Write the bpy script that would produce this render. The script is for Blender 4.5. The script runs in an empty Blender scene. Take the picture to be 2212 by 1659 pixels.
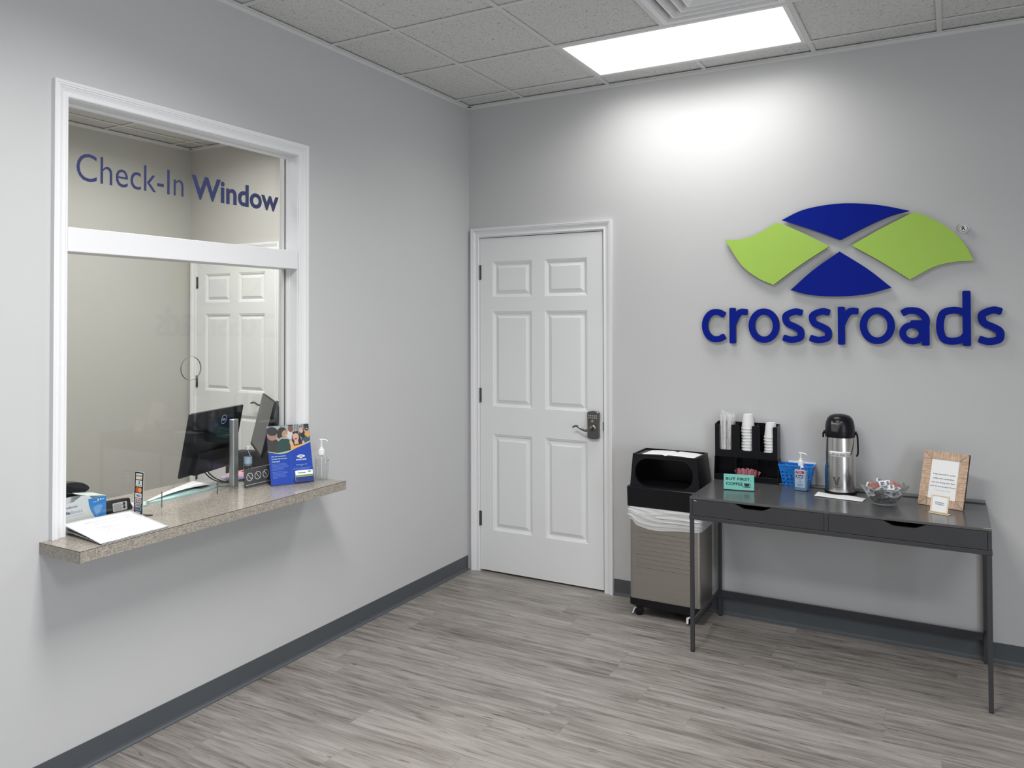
import bpy, bmesh, math, random
from mathutils import Vector, Matrix, noise
random.seed(7)
PI = math.pi
R = math.radians
SC = bpy.context.scene
COL = SC.collection

# ------------------------------------------------------------------ camera, world, exposure
cam_d = bpy.data.cameras.new('camera')
cam_d.sensor_width = 36.0
cam_d.lens = 1696.1 / 2212 * 36.0
cam_d.shift_y = -(829.5 - 666.15) / 2212
cam = bpy.data.objects.new('camera', cam_d)
COL.objects.link(cam)
_yaw, _pit, _rol = .5078, .0161, -.0026
_fw = Vector((-math.sin(_yaw) * math.cos(_pit), math.cos(_yaw) * math.cos(_pit), math.sin(_pit)))
_rt = Vector((math.cos(_yaw), math.sin(_yaw), 0))
_up = _rt.cross(_fw)
_r2 = _rt * math.cos(_rol) + _up * math.sin(_rol)
_u2 = -_rt * math.sin(_rol) + _up * math.cos(_rol)
mw = Matrix((_r2, _u2, -_fw)).transposed().to_4x4()
mw.translation = Vector((2.7244, -4.3239, 1.5992))
cam.matrix_world = mw
cam_d.clip_start = .05
SC.camera = cam

world = bpy.data.worlds.new('world')
SC.world = world
world.use_nodes = True
world.node_tree.nodes['Background'].inputs[0].default_value = (.9, .95, 1, 1)
world.node_tree.nodes['Background'].inputs[1].default_value = 0.0
SC.view_settings.view_transform = 'Standard'
SC.view_settings.look = 'None'
SC.view_settings.gamma = 1
SC.view_settings.exposure = 0.0
SC.cycles.max_bounces = 10
SC.cycles.diffuse_bounces = 6
SC.cycles.caustics_reflective = False
SC.cycles.caustics_refractive = False

LIGHT = 50.0         # watts of every lit ceiling panel (lensed, so the beam is limited)
OFFICE = 36.0
LIGHT_NEAR = 11.5
SPREAD = 150
DAY = 72.0           # daylight window behind the camera (W)

H = 2.995            # ceiling
T = .573             # ceiling grid pitch
GA, GB = .4052, .169
RX1, RY1 = 5.3, -6.8  # far corner of the waiting room behind the camera
OX, OY = -2.62, -.055  # office far wall, office back wall

# daylight from the glazed entrance in the right-hand wall, beside the camera
ld = bpy.data.lights.new('entrance_daylight', 'AREA')
ld.shape = 'RECTANGLE'; ld.size = 1.9; ld.size_y = 2.0
ld.energy = DAY; ld.color = (.80, .89, 1.0)
lo = bpy.data.objects.new('entrance_daylight', ld)
lo.location = (RX1 - .03, -4.4, 1.2); lo.rotation_euler = (R(90), 0, R(90))
COL.objects.link(lo)

# ------------------------------------------------------------------ materials
MATS = {}
def nn(nt, t, **k):
    n = nt.nodes.new(t)
    for a, b in k.items():
        setattr(n, a, b)
    return n
def mat(name, col, rough=.5, metal=0, spec=.5, var=0, vscale=20, bump=0, bscale=200, stretch=None,
        trans=0, ior=1.45, emit=None, estr=0, alpha=1, sheen=0, coat=0, subs=0):
    if name in MATS:
        return MATS[name]
    m = bpy.data.materials.new(name); m.use_nodes = True
    nt = m.node_tree; b = nt.nodes['Principled BSDF']
    c = (*col, 1)
    b.inputs['Base Color'].default_value = c
    b.inputs['Roughness'].default_value = rough
    b.inputs['Metallic'].default_value = metal
    b.inputs['Specular IOR Level'].default_value = spec
    b.inputs['Transmission Weight'].default_value = trans
    b.inputs['IOR'].default_value = ior
    b.inputs['Alpha'].default_value = alpha
    b.inputs['Coat Weight'].default_value = coat
    if emit:
        b.inputs['Emission Color'].default_value = (*emit, 1)
        b.inputs['Emission Strength'].default_value = estr
    tc = nn(nt, 'ShaderNodeTexCoord')
    mp = nn(nt, 'ShaderNodeMapping')
    if stretch: mp.inputs['Scale'].default_value = stretch
    nt.links.new(tc.outputs['Object'], mp.inputs[0])
    if var:
        nz = nn(nt, 'ShaderNodeTexNoise'); nz.inputs['Scale'].default_value = vscale; nz.inputs['Detail'].default_value = 4
        nt.links.new(mp.outputs[0], nz.inputs[0])
        mx = nn(nt, 'ShaderNodeMix', data_type='RGBA')
        mx.inputs[6].default_value = (*[v * (1 - var) for v in col], 1)
        mx.inputs[7].default_value = (*[min(1, v * (1 + var)) for v in col], 1)
        nt.links.new(nz.outputs[0], mx.inputs[0]); nt.links.new(mx.outputs[2], b.inputs['Base Color'])
    if bump:
        nz = nn(nt, 'ShaderNodeTexNoise'); nz.inputs['Scale'].default_value = bscale; nz.inputs['Detail'].default_value = 3
        nt.links.new(mp.outputs[0], nz.inputs[0])
        bp = nn(nt, 'ShaderNodeBump'); bp.inputs['Strength'].default_value = bump; bp.inputs['Distance'].default_value = .002
        nt.links.new(nz.outputs[0], bp.inputs['Height']); nt.links.new(bp.outputs[0], b.inputs['Normal'])
    MATS[name] = m
    return m

def math_n(nt, op, a, b=None, c=None):
    n = nn(nt, 'ShaderNodeMath', operation=op)
    for i, v in enumerate((a, b, c)):
        if v is None: continue
        if isinstance(v, (int, float)): n.inputs[i].default_value = v
        else: nt.links.new(v, n.inputs[i])
    return n.outputs[0]
def ramp(nt, fac, stops):
    n = nn(nt, 'ShaderNodeValToRGB')
    els = n.color_ramp.elements
    while len(els) < len(stops): els.new(.5)
    for e, (p, c) in zip(els, stops):
        e.position = p; e.color = (*c, 1) if len(c) == 3 else c
    nt.links.new(fac, n.inputs[0])
    return n.outputs[0]

def floor_mat():
    m = bpy.data.materials.new('grey_oak_vinyl_plank'); m.use_nodes = True
    nt = m.node_tree; b = nt.nodes['Principled BSDF']; L = nt.links.new
    tc = nn(nt, 'ShaderNodeTexCoord'); sp = nn(nt, 'ShaderNodeSeparateXYZ'); L(tc.outputs['Object'], sp.inputs[0])
    PW, PL = .145, 1.12
    yy = math_n(nt, 'DIVIDE', sp.outputs[1], PW)
    row = math_n(nt, 'FLOOR', yy)
    wn = nn(nt, 'ShaderNodeTexWhiteNoise', noise_dimensions='1D'); L(row, wn.inputs['W'])
    xo = math_n(nt, 'ADD', math_n(nt, 'DIVIDE', sp.outputs[0], PL), math_n(nt, 'MULTIPLY', wn.outputs[0], 7.3))
    colm = math_n(nt, 'FLOOR', xo)
    cid = nn(nt, 'ShaderNodeCombineXYZ'); L(row, cid.inputs[0]); L(colm, cid.inputs[1])
    w2 = nn(nt, 'ShaderNodeTexWhiteNoise', noise_dimensions='3D'); L(cid.outputs[0], w2.inputs[0])
    # grain coordinates, different on every plank
    off = nn(nt, 'ShaderNodeVectorMath', operation='SCALE'); L(w2.outputs[1], off.inputs[0]); off.inputs[3].default_value = 30
    add = nn(nt, 'ShaderNodeVectorMath', operation='ADD'); L(tc.outputs['Object'], add.inputs[0]); L(off.outputs[0], add.inputs[1])
    mp = nn(nt, 'ShaderNodeMapping'); mp.inputs['Scale'].default_value = (2.6, 42, 1); L(add.outputs[0], mp.inputs[0])
    n1 = nn(nt, 'ShaderNodeTexNoise'); n1.inputs['Scale'].default_value = 1.0; n1.inputs['Detail'].default_value = 8; n1.inputs['Roughness'].default_value = .62; n1.inputs['Distortion'].default_value = .9
    L(mp.outputs[0], n1.inputs[0])
    mp2 = nn(nt, 'ShaderNodeMapping'); mp2.inputs['Scale'].default_value = (1.0, 7, 1); L(add.outputs[0], mp2.inputs[0])
    n2 = nn(nt, 'ShaderNodeTexNoise'); n2.inputs['Scale'].default_value = 1.6; n2.inputs['Detail'].default_value = 4; n2.inputs['Distortion'].default_value = 1.5
    L(mp2.outputs[0], n2.inputs[0])
    mp3 = nn(nt, 'ShaderNodeMapping'); mp3.inputs['Scale'].default_value = (9, 210, 1); L(add.outputs[0], mp3.inputs[0])
    n3 = nn(nt, 'ShaderNodeTexNoise'); n3.inputs['Scale'].default_value = 1.0; n3.inputs['Detail'].default_value = 3; L(mp3.outputs[0], n3.inputs[0])
    s = math_n(nt, 'ADD', math_n(nt, 'MULTIPLY', n1.outputs[0], .62), math_n(nt, 'MULTIPLY', n2.outputs[0], .38))
    s = math_n(nt, 'ADD', s, math_n(nt, 'MULTIPLY', math_n(nt, 'SUBTRACT', w2.outputs[0], .5), .07))
    s = math_n(nt, 'ADD', s, math_n(nt, 'MULTIPLY', math_n(nt, 'SUBTRACT', n3.outputs[0], .5), .24))
    c = ramp(nt, s, [(.28, (.095, .083, .073)), (.39, (.170, .153, .138)), (.48, (.245, .225, .205)), (.57, (.312, .290, .268)), (.70, (.385, .362, .338))])
    # knots and cracks: rare dark streaks
    n4 = nn(nt, 'ShaderNodeTexNoise'); n4.inputs['Scale'].default_value = 1.0; n4.inputs['Detail'].default_value = 5; n4.inputs['Distortion'].default_value = 2.2
    mp4 = nn(nt, 'ShaderNodeMapping'); mp4.inputs['Scale'].default_value = (3.6, 40, 1); mp4.inputs['Location'].default_value = (5, 3, 0); L(add.outputs[0], mp4.inputs[0]); L(mp4.outputs[0], n4.inputs[0])
    k = ramp(nt, n4.outputs[0], [(.63, (1, 1, 1)), (.69, (.52, .48, .45))])
    mu = nn(nt, 'ShaderNodeMix', data_type='RGBA', blend_type='MULTIPLY'); mu.inputs[0].default_value = 1; L(c, mu.inputs[6]); L(k, mu.inputs[7])
    # seams
    fy = math_n(nt, 'FRACT', yy); fx = math_n(nt, 'FRACT', xo)
    ey = math_n(nt, 'GREATER_THAN', math_n(nt, 'ABSOLUTE', math_n(nt, 'SUBTRACT', fy, .5)), .4955)
    ex = math_n(nt, 'GREATER_THAN', math_n(nt, 'ABSOLUTE', math_n(nt, 'SUBTRACT', fx, .5)), .4993)
    sm = math_n(nt, 'MULTIPLY', math_n(nt, 'MAXIMUM', ey, ex), .28)
    md = nn(nt, 'ShaderNodeMix', data_type='RGBA'); L(sm, md.inputs[0]); L(mu.outputs[2], md.inputs[6]); md.inputs[7].default_value = (.05, .045, .04, 1)
    L(md.outputs[2], b.inputs['Base Color'])
    b.inputs['Roughness'].default_value = .42; b.inputs['Specular IOR Level'].default_value = .35
    bp = nn(nt, 'ShaderNodeBump'); bp.inputs['Strength'].default_value = .25; bp.inputs['Distance'].default_value = .002
    L(n1.outputs[0], bp.inputs['Height']); L(bp.outputs[0], b.inputs['Normal'])
    return m

def ceiling_mat(name, col):
    m = bpy.data.materials.new(name); m.use_nodes = True
    nt = m.node_tree; b = nt.nodes['Principled BSDF']; L = nt.links.new
    tc = nn(nt, 'ShaderNodeTexCoord')
    mp = nn(nt, 'ShaderNodeMapping'); mp.inputs['Scale'].default_value = (60, 95, 60); L(tc.outputs['Object'], mp.inputs[0])
    n = nn(nt, 'ShaderNodeTexNoise'); n.inputs['Scale'].default_value = 1.6; n.inputs['Detail'].default_value = 2; n.inputs['Distortion'].default_value = 1.2; L(mp.outputs[0], n.inputs[0])
    k = ramp(nt, n.outputs[0], [(.31, tuple(v * .30 for v in col)), (.37, tuple(v * .92 for v in col)), (.55, col)])
    n2 = nn(nt, 'ShaderNodeTexNoise'); n2.inputs['Scale'].default_value = 260; L(tc.outputs['Object'], n2.inputs[0])
    k2 = ramp(nt, n2.outputs[0], [(.3, (.86, .86, .86)), (.6, (1, 1, 1))])
    mu = nn(nt, 'ShaderNodeMix', data_type='RGBA', blend_type='MULTIPLY'); mu.inputs[0].default_value = 1; L(k, mu.inputs[6]); L(k2, mu.inputs[7])
    L(mu.outputs[2], b.inputs['Base Color'])
    b.inputs['Roughness'].default_value = .95; b.inputs['Specular IOR Level'].default_value = .1
    bp = nn(nt, 'ShaderNodeBump'); bp.inputs['Strength'].default_value = .6; bp.inputs['Distance'].default_value = .003
    L(n.outputs[0], bp.inputs['Height']); L(bp.outputs[0], b.inputs['Normal'])
    return m

def laminate_mat():
    m = bpy.data.materials.new('speckled_laminate'); m.use_nodes = True
    nt = m.node_tree; b = nt.nodes['Principled BSDF']; L = nt.links.new
    tc = nn(nt, 'ShaderNodeTexCoord')
    v = nn(nt, 'ShaderNodeTexVoronoi'); v.inputs['Scale'].default_value = 520; L(tc.outputs['Object'], v.inputs['Vector'])
    sp = nn(nt, 'ShaderNodeSeparateColor'); L(v.outputs['Color'], sp.inputs[0])
    n = nn(nt, 'ShaderNodeTexNoise'); n.inputs['Scale'].default_value = 90; n.inputs['Detail'].default_value = 3; L(tc.outputs['Object'], n.inputs[0])
    s = math_n(nt, 'ADD', math_n(nt, 'MULTIPLY', sp.outputs[0], .6), math_n(nt, 'MULTIPLY', n.outputs[0], .4))
    c = ramp(nt, s, [(.15, (.17, .148, .122)), (.38, (.27, .24, .205)), (.6, (.37, .335, .29)), (.85, (.54, .50, .44))])
    L(c, b.inputs['Base Color']); b.inputs['Roughness'].default_value = .17; b.inputs['Specular IOR Level'].default_value = .6
    return m

def glass_mat(name, tint=(1, 1, 1), gl=.02):
    """clear sheet: straight-through transparency plus a Fresnel mirror"""
    if name in MATS: return MATS[name]
    m = bpy.data.materials.new(name); m.use_nodes = True
    nt = m.node_tree; L = nt.links.new
    for n in list(nt.nodes): nt.nodes.remove(n)
    o = nn(nt, 'ShaderNodeOutputMaterial')
    g = nn(nt, 'ShaderNodeNewGeometry')
    ior = math_n(nt, 'ADD', math_n(nt, 'MULTIPLY', g.outputs['Backfacing'], 1 / 1.5 - 1.5), 1.5)
    f = nn(nt, 'ShaderNodeFresnel'); L(ior, f.inputs[0])
    t = nn(nt, 'ShaderNodeBsdfTransparent'); t.inputs[0].default_value = (*tint, 1)
    gs = nn(nt, 'ShaderNodeBsdfGlossy'); gs.inputs['Roughness'].default_value = gl
    mx = nn(nt, 'ShaderNodeMixShader'); L(f.outputs[0], mx.inputs[0]); L(t.outputs[0], mx.inputs[1]); L(gs.outputs[0], mx.inputs[2])
    L(mx.outputs[0], o.inputs[0])
    MATS[name] = m
    return m

def milky_mat(name, col, thru):
    if name in MATS: return MATS[name]
    m = bpy.data.materials.new(name); m.use_nodes = True
    nt = m.node_tree; L = nt.links.new; b = nt.nodes['Principled BSDF']; o = nt.nodes['Material Output']
    b.inputs['Base Color'].default_value = (*col, 1); b.inputs['Roughness'].default_value = .25
    t = nn(nt, 'ShaderNodeBsdfTransparent')
    mx = nn(nt, 'ShaderNodeMixShader'); mx.inputs[0].default_value = thru
    nz = nn(nt, 'ShaderNodeTexNoise'); nz.inputs['Scale'].default_value = 14
    L(math_n(nt, 'ADD', math_n(nt, 'MULTIPLY', nz.outputs[0], .4 * thru), .8 * thru), mx.inputs[0])
    L(b.outputs[0], mx.inputs[1]); L(t.outputs[0], mx.inputs[2]); L(mx.outputs[0], o.inputs[0])
    MATS[name] = m
    return m

WALL = mat('grey_wall_paint', (.565, .565, .565), .7, spec=.3, var=.02, vscale=3, bump=.07, bscale=260)
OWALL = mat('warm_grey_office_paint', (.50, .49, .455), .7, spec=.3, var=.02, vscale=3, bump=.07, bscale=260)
TRIM = mat('white_trim_paint', (.80, .80, .81), .32, spec=.5, var=.01, vscale=8)
DOORW = mat('white_door_paint', (.78, .785, .785), .38, var=.01, vscale=5, bump=.1, bscale=120, stretch=(1, 1, .15))
BASEB = mat('slate_vinyl_cove', (.080, .088, .098), .45, var=.05, vscale=10)
TILE = ceiling_mat('acoustic_tile', (.74, .74, .73))
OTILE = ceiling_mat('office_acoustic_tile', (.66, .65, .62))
TEE = mat('painted_steel_grid', (.70, .70, .69), .5, var=.01)
FLOOR = floor_mat()
LAM = laminate_mat()
GLASS = glass_mat('clear_glass', (.985, .995, .99))
ACRYL = glass_mat('clear_acrylic', (.985, .99, .99), .01)
NAVY = mat('navy_vinyl_film', (.030, .040, .125), .5, var=.05)
BLK = mat('black_plastic', (.006, .006, .008), .30, spec=.35, var=.2, vscale=40)
BLKM = mat('matte_black_plastic', (.006, .006, .008), .55, spec=.3, var=.2, vscale=40, bump=.15, bscale=500)
DGREY = mat('charcoal_paint', (.042, .043, .047), .38, var=.08, vscale=12)
DGREYT = mat('charcoal_tabletop_foil', (.085, .086, .088), .20, spec=.75, var=.06, vscale=6, stretch=(.3, 6, 6))
STEEL = mat('brushed_steel', (.62, .61, .59), .22, 1, var=.08, vscale=30, bump=.05, bscale=300, stretch=(1, 1, .03))
PEWTER = mat('dark_pewter', (.20, .19, .18), .28, 1, var=.1)
CHROME = mat('polished_metal', (.75, .75, .75), .15, 1, var=.02)
BINST = mat('taupe_brushed_steel', (.40, .375, .335), .40, .85, var=.07, vscale=6, stretch=(.3, .3, 12))
WHITE = mat('white_plastic', (.82, .82, .82), .35, var=.01)
PAPER = mat('white_paper', (.84, .84, .84), .7, spec=.2, var=.015, vscale=15)
CUPW = mat('white_paper_cup', (.80, .80, .80), .5, var=.02, vscale=25)
LBLUE = mat('logo_blue', (.002, .013, .25), .5, spec=.12, var=.03)
LGREEN = mat('logo_green', (.39, .60, .11), .5, spec=.15, var=.03)
LEDGE = mat('logo_black_edge', (.02, .02, .025), .5, var=.1)
INK = mat('black_ink', (.02, .02, .022), .6, var=.05)
GINK = mat('grey_ink', (.55, .55, .56), .6, var=.05)
TEAL = mat('teal_paint', (.19, .56, .49), .5, var=.03)
BBLUE = mat('blue_plastic', (.02, .22, .72), .3, var=.05)
PBLUE = mat('poster_blue', (.008, .060, .46), .6, spec=.2, var=.03)

# ------------------------------------------------------------------ mesh helpers
def setp(o, label=None, cat=None, group=None, kind=None):
    if label: o['label'] = label
    if cat: o['category'] = cat
    if group: o['group'] = group
    if kind: o['kind'] = kind
    return o
def thing(name, label=None, cat=None, loc=(0, 0, 0), rot=(0, 0, 0), group=None, kind=None):
    o = bpy.data.objects.new(name, None); COL.objects.link(o)
    o.empty_display_size = .05
    o.location = loc; o.rotation_euler = rot
    return setp(o, label, cat, group, kind)

class MB:
    def __init__(s):
        s.v = []; s.f = []; s.m = []; s.xf = None
    def add(s, vs, fs, m=0):
        k = len(s.v)
        for q in vs:
            q = Vector(q)
            if s.xf is not None: q = s.xf @ q
            s.v.append(tuple(q))
        for f in fs:
            s.f.append([i + k for i in f]); s.m.append(m)
        return s
    def box(s, x0, x1, y0, y1, z0, z1, m=0):
        if x0 > x1: x0, x1 = x1, x0
        if y0 > y1: y0, y1 = y1, y0
        if z0 > z1: z0, z1 = z1, z0
        vs = [(x, y, z) for z in (z0, z1) for y in (y0, y1) for x in (x0, x1)]
        return s.add(vs, [(0, 2, 3, 1), (4, 5, 7, 6), (0, 1, 5, 4), (2, 6, 7, 3), (0, 4, 6, 2), (1, 3, 7, 5)], m)
    def prism(s, pts, a, b, axis='z', m=0, mside=None):
        """2-D polygon pushed from a to b along an axis. axis z: (x,y); y: (x,z); x: (y,z)"""
        n = len(pts)
        def P(p, t):
            return {'z': (p[0], p[1], t), 'y': (p[0], t, p[1]), 'x': (t, p[0], p[1])}[axis]
        vs = [P(p, a) for p in pts] + [P(p, b) for p in pts]
        area = sum(pts[i][0] * pts[(i + 1) % n][1] - pts[(i + 1) % n][0] * pts[i][1] for i in range(n))
        flip = (area > 0) == (b > a)
        if axis == 'y': flip = not flip
        f0 = list(range(n)); f1 = list(range(n, 2 * n))
        side = [(i, (i + 1) % n, n + (i + 1) % n, n + i) for i in range(n)]
        if flip: f0 = f0[::-1]
        else: f1 = f1[::-1]; side = [q[::-1] for q in side]
        s.add(vs, [f0, f1], m)
        k = len(s.v) - 2 * n
        for q in side:
            s.f.append([i + k for i in q]); s.m.append(m if mside is None else mside)
        return s
    def lathe(s, prof, n=32, cx=0, cy=0, m=0, rf=None, cap0=True, cap1=True):
        vs = []; fs = []
        for r, z in prof:
            for k in range(n):
                t = 2 * PI * k / n; rr = r * (rf(t, z) if rf else 1)
                vs.append((cx + rr * math.cos(t), cy + rr * math.sin(t), z))
        for j in range(len(prof) - 1):
            for k in range(n):
                k2 = (k + 1) % n
                fs.append((j * n + k, j * n + k2, (j + 1) * n + k2, (j + 1) * n + k))
        if cap0: fs.append(list(range(n))[::-1])
        if cap1: fs.append([(len(prof) - 1) * n + k for k in range(n)])
        return s.add(vs, fs, m)
    def tube(s, path, r, n=10, m=0, cap=True, flat=1.0):
        path = [Vector(p) for p in path]; rs = r if isinstance(r, (list, tuple)) else [r] * len(path)
        vs = []; fs = []; up = None
        for i, p in enumerate(path):
            d = (path[min(i + 1, len(path) - 1)] - path[max(i - 1, 0)]).normalized()
            if up is None: up = Vector((0, 0, 1)) if abs(d.z) < .9 else Vector((1, 0, 0))
            sd = d.cross(up).normalized(); up = sd.cross(d).normalized()
            for k in range(n):
                t = 2 * PI * k / n
                vs.append(p + sd * math.cos(t) * rs[i] + up * math.sin(t) * rs[i] * flat)
        for i in range(len(path) - 1):
            for k in range(n):
                k2 = (k + 1) % n
                fs.append((i * n + k, i * n + k2, (i + 1) * n + k2, (i + 1) * n + k))
        if cap: fs += [list(range(n))[::-1], [(len(path) - 1) * n + k for k in range(n)]]
        return s.add(vs, fs, m)
    def grid(s, P, nu, nv, m=0, wrapu=False):
        vs = [P(i / (nu if wrapu else nu), j / nv) for j in range(nv + 1) for i in range(nu if wrapu else nu + 1)]
        w = nu if wrapu else nu + 1; fs = []
        for j in range(nv):
            for i in range(nu):
                i2 = (i + 1) % w
                fs.append((j * w + i, j * w + i2, (j + 1) * w + i2, (j + 1) * w + i))
        return s.add(vs, fs, m)
    def build(s, name, mats, parent=None, bevel=0, smooth=False, seg=2, loc=None, rot=None, solid=0, angle=30, sidey=False):
        me = bpy.data.meshes.new(name)
        me.from_pydata(s.v, [], s.f)
        if not isinstance(mats, (list, tuple)): mats = [mats]
        for q in mats: me.materials.append(q)
        me.polygons.foreach_set('material_index', s.m)
        bm = bmesh.new(); bm.from_mesh(me); bmesh.ops.recalc_face_normals(bm, faces=bm.faces)
        if solid != 0 or smooth: bmesh.ops.remove_doubles(bm, verts=bm.verts, dist=1e-6)
        bm.to_mesh(me); bm.free()
        o = bpy.data.objects.new(name, me); COL.objects.link(o)
        if sidey:
            for p in me.polygons: p.material_index = 0 if abs(p.normal.y) > .5 else 1
        if parent: o.parent = parent
        if loc: o.location = loc
        if rot: o.rotation_euler = rot
        if solid:
            md = o.modifiers.new('solid', 'SOLIDIFY'); md.thickness = abs(solid); md.offset = -1 if solid > 0 else 1
        if bevel:
            md = o.modifiers.new('bevel', 'BEVEL'); md.width = bevel; md.segments = seg; md.limit_method = 'ANGLE'; md.angle_limit = R(40)
        if smooth:
            for p in me.polygons: p.use_smooth = True
            try: me.set_sharp_from_angle(angle=R(angle))
            except Exception: pass
        return o

def crom(pts, n=6, closed=False):
    """Catmull-Rom through the points"""
    P = [Vector(p) for p in pts]; out = []; N = len(P)
    for i in range(N if closed else N - 1):
        p0 = P[(i - 1) % N] if closed or i > 0 else P[0] * 2 - P[1]
        p1 = P[i]; p2 = P[(i + 1) % N]
        p3 = P[(i + 2) % N] if closed or i + 2 < N else P[-1] * 2 - P[-2]
        for k in range(n):
            t = k / n
            out.append(.5 * ((2 * p1) + (-p0 + p2) * t + (2 * p0 - 5 * p1 + 4 * p2 - p3) * t * t + (-p0 + 3 * p1 - 3 * p2 + p3) * t ** 3))
    if not closed: out.append(P[-1])
    return out

def curve_mesh(loops, depth, bevel=0):
    """2-D outlines (with holes) filled and extruded; returns (verts, faces) in x,y with z 0..depth"""
    cu = bpy.data.curves.new('tmp', 'CURVE'); cu.dimensions = '2D'; cu.fill_mode = 'BOTH'; cu.extrude = depth / 2
    cu.bevel_depth = bevel; cu.bevel_resolution = 1
    for lp in loops:
        sp = cu.splines.new('POLY'); sp.points.add(len(lp) - 1)
        for i, p in enumerate(lp): sp.points[i].co = (p[0], p[1], 0, 1)
        sp.use_cyclic_u = True
    o = bpy.data.objects.new('tmp', cu); COL.objects.link(o)
    dg = bpy.context.evaluated_depsgraph_get(); dg.update()
    me = bpy.data.meshes.new_from_object(o.evaluated_get(dg))
    vs = [(v.co.x, v.co.y, v.co.z + depth / 2) for v in me.vertices]; fs = [list(p.vertices) for p in me.polygons]
    bpy.data.objects.remove(o); bpy.data.curves.remove(cu); bpy.data.meshes.remove(me)
    return vs, fs

def text_mesh(s, width=None, height=None, depth=.0004, bold=0, align='c', shear=0, space=1.0):
    cu = bpy.data.curves.new('tmp', 'FONT'); cu.body = s; cu.size = 1; cu.extrude = .001; cu.offset = bold; cu.shear = shear
    cu.space_character = space; cu.align_x = {'c': 'CENTER', 'l': 'LEFT'}[align]; cu.resolution_u = 4
    o = bpy.data.objects.new('tmp', cu); COL.objects.link(o)
    dg = bpy.context.evaluated_depsgraph_get(); dg.update()
    me = bpy.data.meshes.new_from_object(o.evaluated_get(dg))
    xs = [v.co.x for v in me.vertices]; ys = [v.co.y for v in me.vertices]
    x0, x1, y0, y1 = min(xs), max(xs), min(ys), max(ys)
    sx = width / (x1 - x0) if width else None
    sy = height / (y1 - y0) if height else sx
    if sx is None: sx = sy
    vs = [((v.co.x - (x0 + x1) / 2 if align == 'c' else v.co.x - x0) * sx, (v.co.y - y0) * sy, (v.co.z / .001 + 1) / 2 * depth) for v in me.vertices]
    fs = [list(p.vertices) for p in me.polygons]
    bpy.data.objects.remove(o); bpy.data.curves.remove(cu); bpy.data.meshes.remove(me)
    return vs, fs

def put(mb, vf, x, z, y, m=0, flat='front', ang=0):
    """place flat outline (u,v,w) on a board facing local -y: u->x, v->z, w-> -y"""
    vs, fs = vf; c, s_ = math.cos(ang), math.sin(ang)
    return mb.add([(x + u * c - v * s_, y - w, z + u * s_ + v * c) for u, v, w in vs], fs, m)
def putz(mb, vf, x, y, z, m=0, ang=0):
    """place flat outline lying on a horizontal surface"""
    vs, fs = vf; c, s_ = math.cos(ang), math.sin(ang)
    return mb.add([(x + u * c - v * s_, y + u * s_ + v * c, z + w) for u, v, w in vs], fs, m)
def dashes(mb, x0, x1, z, h, y, t=.0002, seed=1, lo=.003, hi=.007, gap=.001):
    g = random.Random(seed); x = x0
    while x < x1 - .0015:
        w = min(g.uniform(lo, hi), x1 - x); mb.box(x, x + w, y - t, y, z, z + h); x += w + gap
def circ(cx, cy, r, n=24, ry=None, a0=0):
    ry = r if ry is None else ry
    return [(cx + r * math.cos(a0 + 2 * PI * k / n), cy + ry * math.sin(a0 + 2 * PI * k / n)) for k in range(n)]
def rrect(x0, x1, y0, y1, r, n=5):
    out = []
    for cx, cy, a in ((x1 - r, y0 + r, -90), (x1 - r, y1 - r, 0), (x0 + r, y1 - r, 90), (x0 + r, y0 + r, 180)):
        for k in range(n + 1):
            t = R(a + 90 * k / n); out.append((cx + r * math.cos(t), cy + r * math.sin(t)))
    return out
def frange(a, b, n): return [a + (b - a) * i / (n - 1) for i in range(n)]

def copy_tree(o, parent=None):
    c = o.copy(); COL.objects.link(c); c.parent = parent
    for ch in list(o.children): copy_tree(ch, c)
    return c

# ------------------------------------------------------------------ setting
def struct(o): o['kind'] = 'structure'; return o
struct(MB().box(OX - .1, RX1 + .1, RY1 - .1, .2, -.05, 0).build('floor', FLOOR))

# window opening in the partition
WY0, WY1, WZ0, WZ1 = -2.668, -1.540, .847, 2.395
WT = -.12
mb = MB()
mb.box(WT, 0, RY1, WY0 - .03, 0, H + .1)
mb.box(WT, 0, WY1 + .03, 0, 0, H + .1)
mb.box(WT, 0, WY0 - .03, WY1 + .03, 0, .806)
mb.box(WT, 0, WY0 - .03, WY1 + .03, WZ1 + .055, H + .1)
struct(mb.build('wall_left', WALL))
DL, DR, DT = .0835, .9326, 2.1308
mb = MB()
mb.box(-.0, DL - .018, 0, .12, 0, H + .1)
mb.box(DR + .018, RX1, 0, .12, 0, H + .1)
mb.box(DL - .018, DR + .018, 0, .12, DT + .018, H + .1)
mb.box(DL - .018, DR + .018, .10, .12, 0, DT + .018)
struct(mb.build('wall_back', WALL))
struct(MB().box(RX1, RX1 + .1, RY1, .12, 0, H + .1).build('wall_right', WALL))
struct(MB().box(0, RX1, RY1 - .1, RY1, 0, H + .1).build('wall_front', WALL))
# office beyond the window
ODL = -2.535; ODR = ODL + (DR - DL)
mb = MB()
mb.box(OX, ODL - .018, OY, OY + .12, 0, H + .1)
mb.box(ODR + .018, WT, OY, OY + .12, 0, H + .1)
mb.box(ODL - .018, ODR + .018, OY, OY + .12, DT + .018, H + .1)
mb.box(ODL - .018, ODR + .018, OY + .10, OY + .12, 0, DT + .018)
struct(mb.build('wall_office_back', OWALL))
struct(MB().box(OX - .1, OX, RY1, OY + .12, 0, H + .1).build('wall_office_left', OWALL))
struct(MB().box(OX, WT, -4.6, -4.5, 0, H + .1).build('wall_office_front', OWALL))

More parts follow.
